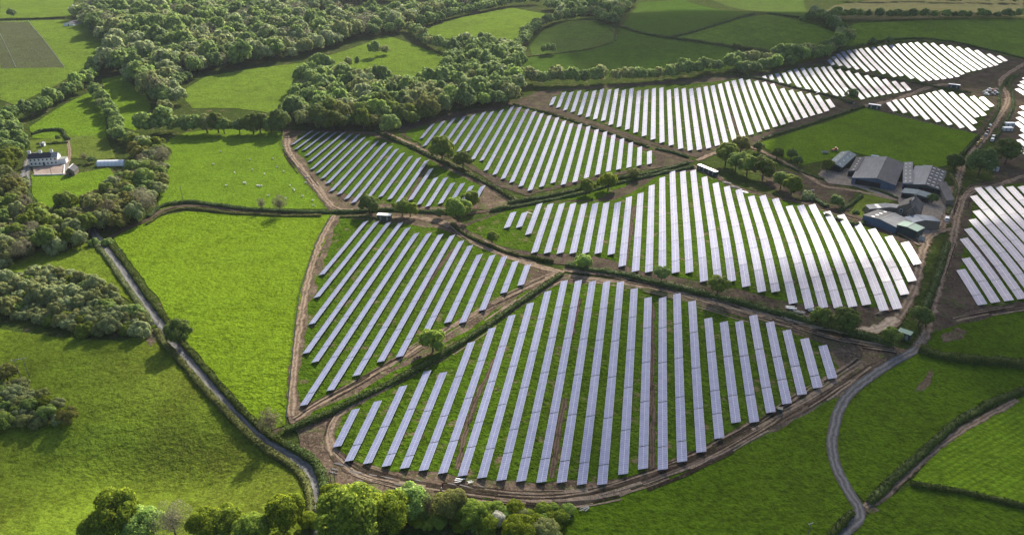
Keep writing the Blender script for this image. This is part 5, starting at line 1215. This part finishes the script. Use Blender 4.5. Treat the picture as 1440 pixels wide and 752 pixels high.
# transformer box at the foot of the near array
def kiosk(px, py, label):
    p = at(px, py); root = empty('equipment_box', (p.x, p.y, p.z), R(-25), label, 'equipment box')
    m = MB(); m.box((0, 0, 0.85), (2.0, 1.5, 1.6)); m.build('body', M['cab_dark'], root)
    m = MB(); m.box((0, 0, 1.72), (2.2, 1.7, 0.12), top=0.9); m.build('lid', M['cab_dark'], root)
    for x in (-0.5, 0.5): m = MB(); m.box((x, -0.77, 0.85), (0.9, 0.05, 1.4)); m.build('door', M['clad_dark'], root)
kiosk(1096, 579, 'dark green equipment box at the foot of the near array')

# ------------------------------------------------------------------ vehicles
def wheel(root, x, y, r, w_):
    q = MB(); q.tube([(x, y - w_ / 2, r), (x, y + w_ / 2, r)], r, 14); o = q.build('wheel', M['tyre'], root)
    q = MB(); q.tube([(x, y - w_ / 2 - 0.01, r), (x, y + w_ / 2 + 0.01, r)], r * 0.55, 10); q.build('rim', M['alu'], o)
def car(px, py, face, paint, label, van=False, group=None, name='car', cat='car'):
    p = at(px, py, 0); d = at(*face) - p; rz = math.atan2(d.y, d.x)
    root = empty(name, (p.x, p.y, p.z + 0.2), rz, label, cat, group)
    L, Wd = (5.2, 2.0) if van else (4.3, 1.8)
    hw = Wd / 2
    prof = ([(-L/2, .35), (L/2, .35), (L/2, .85), (L/2 - .1, 1.05), (L/2 - 1.0, 1.2), (-L/2, 1.2)] if not van else
            [(-L/2, .35), (L/2, .35), (L/2, .95), (L/2 - .9, 1.25), (-L/2, 1.25)])
    q = MB(); q.prism([(x, -hw, z) for x, z in prof], (0, Wd, 0)); q.build('body', M[paint], root)
    cab = ([(-L/2 + .25, 1.2), (L/2 - 1.15, 1.2), (L/2 - 1.8, 1.62), (-L/2 + .7, 1.62)] if not van else [(-L/2 + .02, 1.25), (L/2 - 1.0, 1.25), (L/2 - 1.6, 2.05), (-L/2 + .06, 2.05)])
    q = MB(); q.prism([(x, -hw + .08, z) for x, z in cab], (0, Wd - .16, 0)); q.build('window', M['glass'], root)
    q = MB(); zt = cab[2][1]; q.box(((cab[2][0] + cab[3][0]) / 2, 0, zt + .03), (cab[2][0] - cab[3][0] + .1, Wd - .2, .08), top=.94); q.build('roof', M[paint], root)
    if van: q = MB(); q.box((-L/2 + 1.35, 0, 1.65), (2.6, Wd - .1, .85)); q.build('load_body', M[paint], root)
    for x in (-L * .3, L * .31):
        for y in (-hw + .1, hw - .1): wheel(root, x, y, .34, .22)
    for y in (-hw * .68, hw * .68):
        q = MB(); q.box((L / 2 + .01, y, .75), (.06, .34, .18)); q.build('headlight', M['white'], root)
        q = MB(); q.box((-L / 2 - .01, y, .85), (.06, .22, .22)); q.build('tail_light', M['red'], root)
    return root
car(1331, 310, (1331, 300), 'white', 'white van parked on the concrete yard where the farm lanes meet', True, name='van', cat='van')
PARK = [(1385, 131.5, 'silver'), (1389, 129.5, 'white'), (1393, 131, 'black'), (1392, 127, 'white'), (1397, 128.5, 'red'), (1400, 131, 'silver'), (1387, 134, 'white'), (1396, 134, 'black'), (1403, 133.5, 'blue'), (1401, 127.5, 'black')]
for i, (x, y, c) in enumerate(PARK):
    car(x, y, (x + 6, y + 1.2), c, f"{c} car in the cluster left of the site road bend, {ordinal(i + 1)} of ten", group='cars parked by the site road')
for i, (x, y, c) in enumerate([(1392, 178, 'white'), (1390, 183, 'red'), (1388, 187, 'black'), (1386, 191, 'silver')]):
    car(x, y, (x + 2.5, y - 4), c, f"{c} car in the line on the left verge of the site road", group='cars along the site road verge')
for x, y, c, l in [(1395, 198.5, 'white', 'white van on the right verge of the site road'), (1396.5, 194, 'silver', 'silver van on the right verge of the site road')]:
    car(x, y, (x + 2.5, y - 4), c, l, True, name='van', cat='van')
def digger(px, py, face, label, tele=False):
    p = at(px, py); d = at(*face) - p; rz = math.atan2(d.y, d.x)
    root = empty('digger' if not tele else 'telehandler', (p.x, p.y, p.z + .2), rz, label, 'digger' if not tele else 'telehandler')
    paint = 'yellow' if not tele else 'orange'
    q = MB(); q.box((-.5, 0, 1.25), (3.2, 1.5, .9), top=.9); q.build('body', M[paint], root)
    q = MB(); q.box((-.3, 0, 2.15), (1.4, 1.3, 1.2), top=.85); cb = q.build('cab', M['glass'], root)
    q = MB(); q.box((-.3, 0, 2.82), (1.5, 1.4, .12)); q.build('roof', M[paint], cb)
    q = MB(); q.box((1.5, 0, 1.3), (1.4, 1.0, .7), top=.85); q.build('bonnet', M[paint], root)
    for x, r in ((-1.2, .75), (1.6, .55)):
        for y in (-.85, .85): wheel(root, x, y, r, .4)
    for y in (-.5, .5): q = MB(); q.tube([(.4, y, 1.7), (2.3, y, 1.5), (3.0, y, .5)], [.1, .1, .08], 5); q.build('loader_arm', M[paint], root)
    q = MB(); q.prism([(2.8, -1.1, .2), (3.6, -1.1, .2), (3.3, -1.1, .5), (2.9, -1.1, .95)], (0, 2.2, 0)); q.build('bucket', M['rust'], root)
    if not tele:
        q = MB(); q.tube([(-1.9, 0, 1.2), (-2.5, 0, 3.0)], .16, 5); q.tube([(-2.5, 0, 3.0), (-3.3, 0, 1.3)], .13, 5); q.build('back_arm', M['yellow'], root)
        q = MB(); q.box((-3.3, 0, 1.0), (.5, .6, .6), top=1.2); q.build('back_bucket', M['rust'], root)
digger(1374, 205.5, (1378, 200), 'lower of two yellow diggers by the corner of the farm pasture')
digger(1378.5, 200.5, (1382, 196), 'upper of two yellow diggers by the corner of the farm pasture')
digger(1174, 213, (1168, 213), 'orange machine parked behind the cattle shed at the pasture edge', True)
def trailer(px, py, face, label, mat='wood'):
    p = at(px, py); d = at(*face) - p; rz = math.atan2(d.y, d.x)
    root = empty('trailer', (p.x, p.y, p.z + .15), rz, label, 'trailer')
    q = MB(); q.box((0, 0, .95), (5.0, 2.2, .25)); q.build('deck', M[mat], root)
    for s in (-1, 1): q = MB(); q.box((0, s * 1.1, 1.3), (5.0, .08, .5)); q.build('side_board', M[mat], root)
    q = MB(); q.tube([(2.5, 0, .85), (3.8, 0, .6)], .08, 5); q.build('drawbar', M['steel'], root)
    for x in (-.9, .3):
        for y in (-1.0, 1.0): wheel(root, x, y, .42, .3)
trailer(1160, 216, (1166, 216), 'pale flat trailer left of the orange machine', 'concrete')
trailer(1230, 222, (1242, 223.5), 'long pale trailer behind the largest barn', 'white')
trailer(1304, 236.5, (1310, 237), 'silver trailer behind the wide barn', 'silver')

# ------------------------------------------------------------------ poles
def pole(px, py, h, label, arm=1.6, n=1, sp=2.6):
    p = at(px, py); root = empty('power_pole', (p.x, p.y, p.z), R(20), label, 'power pole')
    for i in range(n):
        x = (i - (n - 1) / 2) * sp
        q = MB(); q.tube([(x, 0, -.5), (x, 0, h)], [.17, .12], 7); q.build('post', M['wood'], root)
    q = MB(); q.box((0, 0, h - .25), ((n - 1) * sp + arm, .16, .18)); ca = q.build('crossarm', M['steel'], root)
    for k in (-1, 0, 1):
        q = MB(); x = k * ((n - 1) * sp + arm) * .44; q.tube([(x, 0, h - .16), (x, 0, h + .14)], [.09, .05], 6); q.build('insulator', M['white'], ca)
pole(36, 532, 9.5, 'twin-post power pole at the edge of the copse', 2.4, 2, 3.0)
pole(1133, 764, 8.5, 'single pole standing in the dark pasture at the bottom edge')
pole(258, 284, 10, 'single pole at the left end of the sheep pasture')
pole(73, 246, 9, 'single pole in front of the white house courtyard', 0.8)
pole(467, 688, 8, 'left of two poles at the corner below the near array', 0.8)
pole(473, 690, 8, 'right of two poles at the corner below the near array', 0.8)
pole(172, 365, 6, 'short pole in the hedge at the start of the lane', 0.6)

# ------------------------------------------------------------------ fences
def fence(pxs, h, gap, label, wires=4, mesh_mat='steel', post_mat='wood', name='fence', wr=1.0):
    L = line_px(pxs, gap); b0 = L[0]
    root = empty(name, (b0.x, b0.y, H(b0.x, b0.y)), 0, label, 'fence'); off = Vector((b0.x, b0.y, H(b0.x, b0.y)))
    q = MB()
    for p in L:
        z = H(p.x, p.y); q.tube([Vector((p.x, p.y, z - .3)) - off, Vector((p.x, p.y, z + h + .1)) - off], .055, 4)
    o = q.build('post_run', M[post_mat], root)
    q = MB()
    for k in range(wires):
        zz = h * (k + 1) / wires
        for i in range(len(L) - 1):
            a, c = L[i], L[i + 1]
            q.tube([Vector((a.x, a.y, H(a.x, a.y) + zz)) - off, Vector((c.x, c.y, H(c.x, c.y) + zz)) - off], .016 * wr, 3, cap=False)
    q.build('wire', M[mesh_mat], root)
fence([(548,704),(620,712),(700,716),(760,718),(830,706),(900,684),(1000,648),(1090,606),(1180,557),(1250,515),(1275,500)], 2.0, 3.0, 'tall wire fence round the bottom of the near array')
fence([(466,304),(446,342),(430,388),(421,420),(414,480),(408,540),(403,592)], 2.0, 3.0, 'wire fence between the lime field and the hedge array', 5, 'cab_dark', 'cab_dark', wr=3.0)
fence([(397,184),(397,206),(420,240),(445,272),(463,294)], 2.0, 3.0, 'wire fence between the sheep pasture and its array', 5, 'cab_dark', 'cab_dark', wr=3.0)
fence([(0,30.5),(40,30.5),(48,30)], 1.2, 5.0, 'pale fence along the top of the plots', 2, 'white', 'white')
fence([(40,30),(66,62),(91,96)], 1.3, 4.0, 'pale rail fence right of the plots', 3, 'white', 'white')
fence([(0,48),(12,72),(23,96)], 1.3, 4.0, 'pale rail fence between the two plots', 3, 'white', 'white')
fence([(0,97),(50,97),(91,96)], 1.3, 4.0, 'rail fence along the bottom of the plots', 3, 'wood', 'wood')
fence([(1250,158),(1300,173),(1340,182),(1375,189)], 1.4, 4.0, 'pale fence along the top of the farm pasture', 3, 'concrete', 'concrete')
fence([(98,198),(115,194),(135,190),(150,188)], 1.2, 4.0, 'garden fence above the lawn of the white house', 3)
def gate(px, py, face, w_, label, name='gate'):
    p = at(px, py); d = at(*face) - p; rz = math.atan2(d.y, d.x); root = empty(name, (p.x, p.y, p.z), rz, label, 'gate')
    q = MB()
    for z in (.3, .55, .8, 1.05, 1.25): q.tube([(-w_ / 2, 0, z), (w_ / 2, 0, z)], .035, 5)
    for x in (-w_ / 2, 0, w_ / 2): q.tube([(x, 0, .3), (x, 0, 1.25)], .035, 5)
    q.build('rails', M['steel'], root)
    for s in (-1, 1): q = MB(); q.box((s * (w_ / 2 + .15), 0, .7), (.2, .2, 1.6)); q.build('gate_post', M['wood'], root)
gate(217, 457, (221, 456), 3.6, 'field gate between the wedge thicket and the lane hedge')

# ------------------------------------------------------------------ sheep, each one body of its own
def sheep_mesh():
    me = bpy.data.meshes.new('sheep'); V = [(-.45,0,.62),(0,0,.64),(.38,0,.66),(.60,0,.78),(.80,0,.76),(.95,0,.66),(-.62,0,.55),
        (.34,.16,.5),(.36,.17,.24),(.37,.17,.0),(.34,-.16,.5),(.36,-.17,.24),(.37,-.17,.0),(-.42,.17,.5),(-.50,.18,.26),(-.46,.18,.0),(-.42,-.17,.5),(-.50,-.18,.26),(-.46,-.18,.0),(.76,.14,.82),(.76,-.14,.82)]
    E = [(0,1),(1,2),(2,3),(3,4),(4,5),(0,6),(2,7),(7,8),(8,9),(2,10),(10,11),(11,12),(0,13),(13,14),(14,15),(0,16),(16,17),(17,18),(4,19),(4,20)]
    rad = [.32,.34,.30,.16,.13,.07,.07,.11,.06,.05,.11,.06,.05,.13,.07,.05,.13,.07,.05,.03,.03]
    me.from_pydata(V, E, []); o = bpy.data.objects.new('tmp', me); COL.objects.link(o)
    md = o.modifiers.new('s', 'SKIN'); o.modifiers.new('u', 'SUBSURF').levels = 1
    for i, r in enumerate(rad): me.skin_vertices[0].data[i].radius = (r, r)
    me.skin_vertices[0].data[1].use_root = True
    dg = bpy.context.evaluated_depsgraph_get(); dg.update(); out = bpy.data.meshes.new_from_object(o.evaluated_get(dg)); bpy.data.objects.remove(o)
    out.materials.clear(); out.materials.append(M['wool']); out.polygons.foreach_set('use_smooth', [True] * len(out.polygons)); out.name = 'sheep'
    return out
M['wool'] = plain('wool', (0.66, 0.63, 0.56), 0.95, 0.1, 0, 0.12, 6)
sm = sheep_mesh()
SHEEP = [(344,258),(345.5,259),(342.5,258.5),(362,262),(364,262.5),(366,263),(368,262.5),(408,262),(413,267),(414,269),(440,283),(441,290),(430,258),(399,242),(390,236),(384,224),(432,250),(410,220),(372,246),(355,240),(425,277),(378,276),(402,280),(330,244),(318,262),(441,262),(300,232),(310,214),(352,226)]
for i, (x, y) in enumerate(SHEEP):
    p = at(x, y); o = link('sheep', sm); o.location = p + Vector((0, 0, .07)); o.rotation_euler = (0, 0, random.uniform(0, 6.28)); o.scale = (1.1,) * 3
    tag(o, 'white sheep grazing in the pasture left of the sheep array', 'sheep', 'sheep grazing in the pasture')

# ------------------------------------------------------------------ people
M['skin'] = plain('skin', (0.45, 0.28, 0.20), 0.6, 0.3); M['jacket'] = plain('dark_jacket', (0.03, 0.03, 0.04), 0.9, 0.1); M['pale_cloth'] = plain('pale_overalls', (0.6, 0.58, 0.55), 0.9, 0.1)
def person(px, py, rz, top, legs, hat, label):
    p = at(px, py)
    V = [(0,0,.95),(0,0,1.15),(0,.01,1.38),(0,.02,1.50),(0,.03,1.64),(0,.03,1.76),(.18,0,1.42),(.27,.04,1.15),(.25,.18,.95),(-.18,0,1.42),(-.27,.04,1.15),(-.22,.16,.92),(.10,0,.9),(.12,.03,.5),(.13,0,.08),(.13,.14,.03),(-.10,0,.9),(-.13,-.05,.5),(-.14,-.1,.08),(-.14,.06,.03)]
    E = [(0,1),(1,2),(2,3),(3,4),(4,5),(2,6),(6,7),(7,8),(2,9),(9,10),(10,11),(0,12),(12,13),(13,14),(14,15),(0,16),(16,17),(17,18),(18,19)]
    rad = [.15,.15,.16,.065,.10,.08,.075,.055,.04,.075,.055,.04,.10,.075,.05,.045,.10,.075,.05,.045]
    me = bpy.data.meshes.new('p'); me.from_pydata(V, E, []); o = bpy.data.objects.new('tmp', me); COL.objects.link(o)
    o.modifiers.new('s', 'SKIN'); o.modifiers.new('u', 'SUBSURF').levels = 2
    for i, r in enumerate(rad): me.skin_vertices[0].data[i].radius = (r, r)
    me.skin_vertices[0].data[0].use_root = True
    dg = bpy.context.evaluated_depsgraph_get(); dg.update(); out = bpy.data.meshes.new_from_object(o.evaluated_get(dg)); bpy.data.objects.remove(o)
    out.materials.clear()
    for m in (M['skin'], M[top], M[legs]): out.materials.append(m)
    for f in out.polygons:
        z = f.center.z; hand = abs(f.center.x) > .2 and z < 1.0 and f.center.y > .1
        f.material_index = 0 if z > 1.52 or hand else 1 if z > .93 else 2
        f.use_smooth = True
    b = link('person', out); b.location = p + Vector((0, 0, .07)); b.rotation_euler = (0, 0, rz); tag(b, label, 'person')
    q = MB(); q.tube([(0, .03, 1.74), (0, .03, 1.84), (0, .03, 1.88)], [.135, .12, .05], 10); q.box((0, .13, 1.745), (.2, .16, .025)); q.build('hard_hat', M[hat], b)
person(621, 691, 0.4, 'pale_cloth', 'jacket', 'white', 'person in pale top and dark trousers standing on the mud below the near array')
person(622.5, 684, 2.6, 'jacket', 'jacket', 'red', 'person in dark clothes and red hard hat standing behind the pale-topped one')
person(1175.5, 533, 1.2, 'red', 'pale_cloth', 'white', 'person in red top beside the last row of the near array')

# ------------------------------------------------------------------ site clutter
def stack(px, py, rz, n, L, mat, label, name='board_stack', cat='boards', spread=.5, group=None):
    p = at(px, py); rr = random.Random(int(px * 7 + py)); q = MB()
    for i in range(n): q.box((rr.uniform(-spread, spread), rr.uniform(-spread, spread) * 2, .18 + .16 * (i % 4)), (L * rr.uniform(.4, .75), rr.uniform(.12, .35), .12), rr.uniform(-.25, .25))
    o = q.build(name, M[mat]); o.location = p + Vector((0, 0, .1)); o.rotation_euler = (0, 0, rz); tag(o, label, cat, group)
for x, y, rz, n, L, mt, lab in [
 (822, 716, .6, 5, 5, 'concrete', 'pale bundle of poles on the grass at the bottom of the near array'),
 (798, 729, .2, 3, 3, 'white', 'small white offcut pile near the bottom scrub'),
 (1112, 434, -.4, 14, 6, 'white', 'spread of white packing boards below the central array, left pile'),
 (1124, 440, -.4, 16, 7, 'concrete', 'long stack of grey boards beside the pale mud track'),
 (1136, 446, -.4, 14, 7, 'wood', 'stack of brown boards at the edge of the pale mud track'),
 (1140, 436, .2, 10, 5, 'white', 'white packing litter under the row ends of the central array'),
 (1236, 441, .5, 10, 6, 'wood', 'heap of timber on the mud left of the lane trees'),
 (1252, 437, .5, 8, 5, 'rust', 'heap of rusty scrap beside the lane bend'),
 (1022, 258, -.4, 12, 8, 'concrete', 'row of pale boxes beyond the right container'),
 (1034, 264, -.4, 10, 8, 'concrete', 'second row of pale boxes beyond the right container'),
 (1046, 271, -.4, 8, 7, 'white', 'white sheeted stack by the dark track'),
 (1012, 254, .3, 6, 4, 'rust', 'rusty scrap pile below the right container'),
 (1160, 240, .3, 6, 4, 'wood', 'timber pile at the cattle shed'),
 (1128, 272, .1, 9, 6, 'wood', 'timber heap in the mud yard'),
 (1116, 268, .5, 9, 5, 'rust', 'rusty heap in the mud yard'),
 (1142, 268, -.2, 6, 3, 'concrete', 'pale rubble in the mud yard'),
 (646, 677, .1, 4, 5, 'white', 'white boards lying in the mud below the near array'),
 (662, 678, .1, 3, 3, 'white', 'second small pile of white boards below the near array'),
 (1004, 420, -.3, 6, 3, 'concrete', 'pale blocks under the spreading tree'),
 (1022, 424, -.3, 5, 3, 'concrete', 'pale blocks right of the spreading tree'),
 (730, 149, -.4, 6, 6, 'white', 'white sheets at the tip of the roads array'),
 (1200, 146, .1, 6, 3, 'white', 'white crates by the lone tree at the pasture corner'),
 (1060, 282, -.4, 6, 4, 'concrete', 'small pale stack further along the dark track'),
 (588, 171, .2, 5, 2.4, 'white', 'white and dark crate at the foot of the wood'),
]:
    stack(x, y, rz, n, L, mt, lab)
def trough(px, py, rz, label):
    p = at(px, py); q = MB(); q.box((0, 0, .1), (1.6, .7, .06)); 
    for s in (-1, 1): q.box((0, s * .34, .32), (1.6, .05, .42)); q.box((s * .78, 0, .32), (.05, .63, .42))
    o = q.build('water_trough', M['steel']); o.location = p + Vector((0, 0, .08)); o.rotation_euler = (0, 0, rz); tag(o, label, 'water trough')
trough(433, 597, .4, 'grey water trough in the corner below the hedge array')
# pond at the edge of the great wood
M['water'] = plain('pond_water', (0.05, 0.055, 0.05), 0.08, 0.6)
field('water', [(101,7),(112,8),(124,11),(118,17),(108,16)], M['water'], 3, amp=0.5)
barn('shed', (97, 33), (108, 33.5), (99, 29), 3, 4.4, 'fibre_dark', 'render', 'small pale shed at the end of the hedge above the plots', 'shed', None, (0, 0), [('door', 'f', 0, 1.6, 0, 2.1, 'door_d')])

# ------------------------------------------------------------------ the air
hz = bpy.data.materials.new('haze_air'); hz.use_nodes = True; ht = hz.node_tree
ht.nodes.remove(ht.nodes['Principled BSDF'])
pv = ht.nodes.new('ShaderNodeVolumePrincipled'); pv.inputs['Color'].default_value = (0.80, 0.88, 1.0, 1); pv.inputs['Density'].default_value = 0.00003; pv.inputs['Anisotropy'].default_value = 0.2
ht.links.new(pv.outputs[0], ht.nodes['Material Output'].inputs['Volume'])
q = MB(); q.box((0, 1600, 93), (7400, 5200, 210)); o = q.build('haze', hz); tag(o, 'pale haze over the valley', kind='stuff')
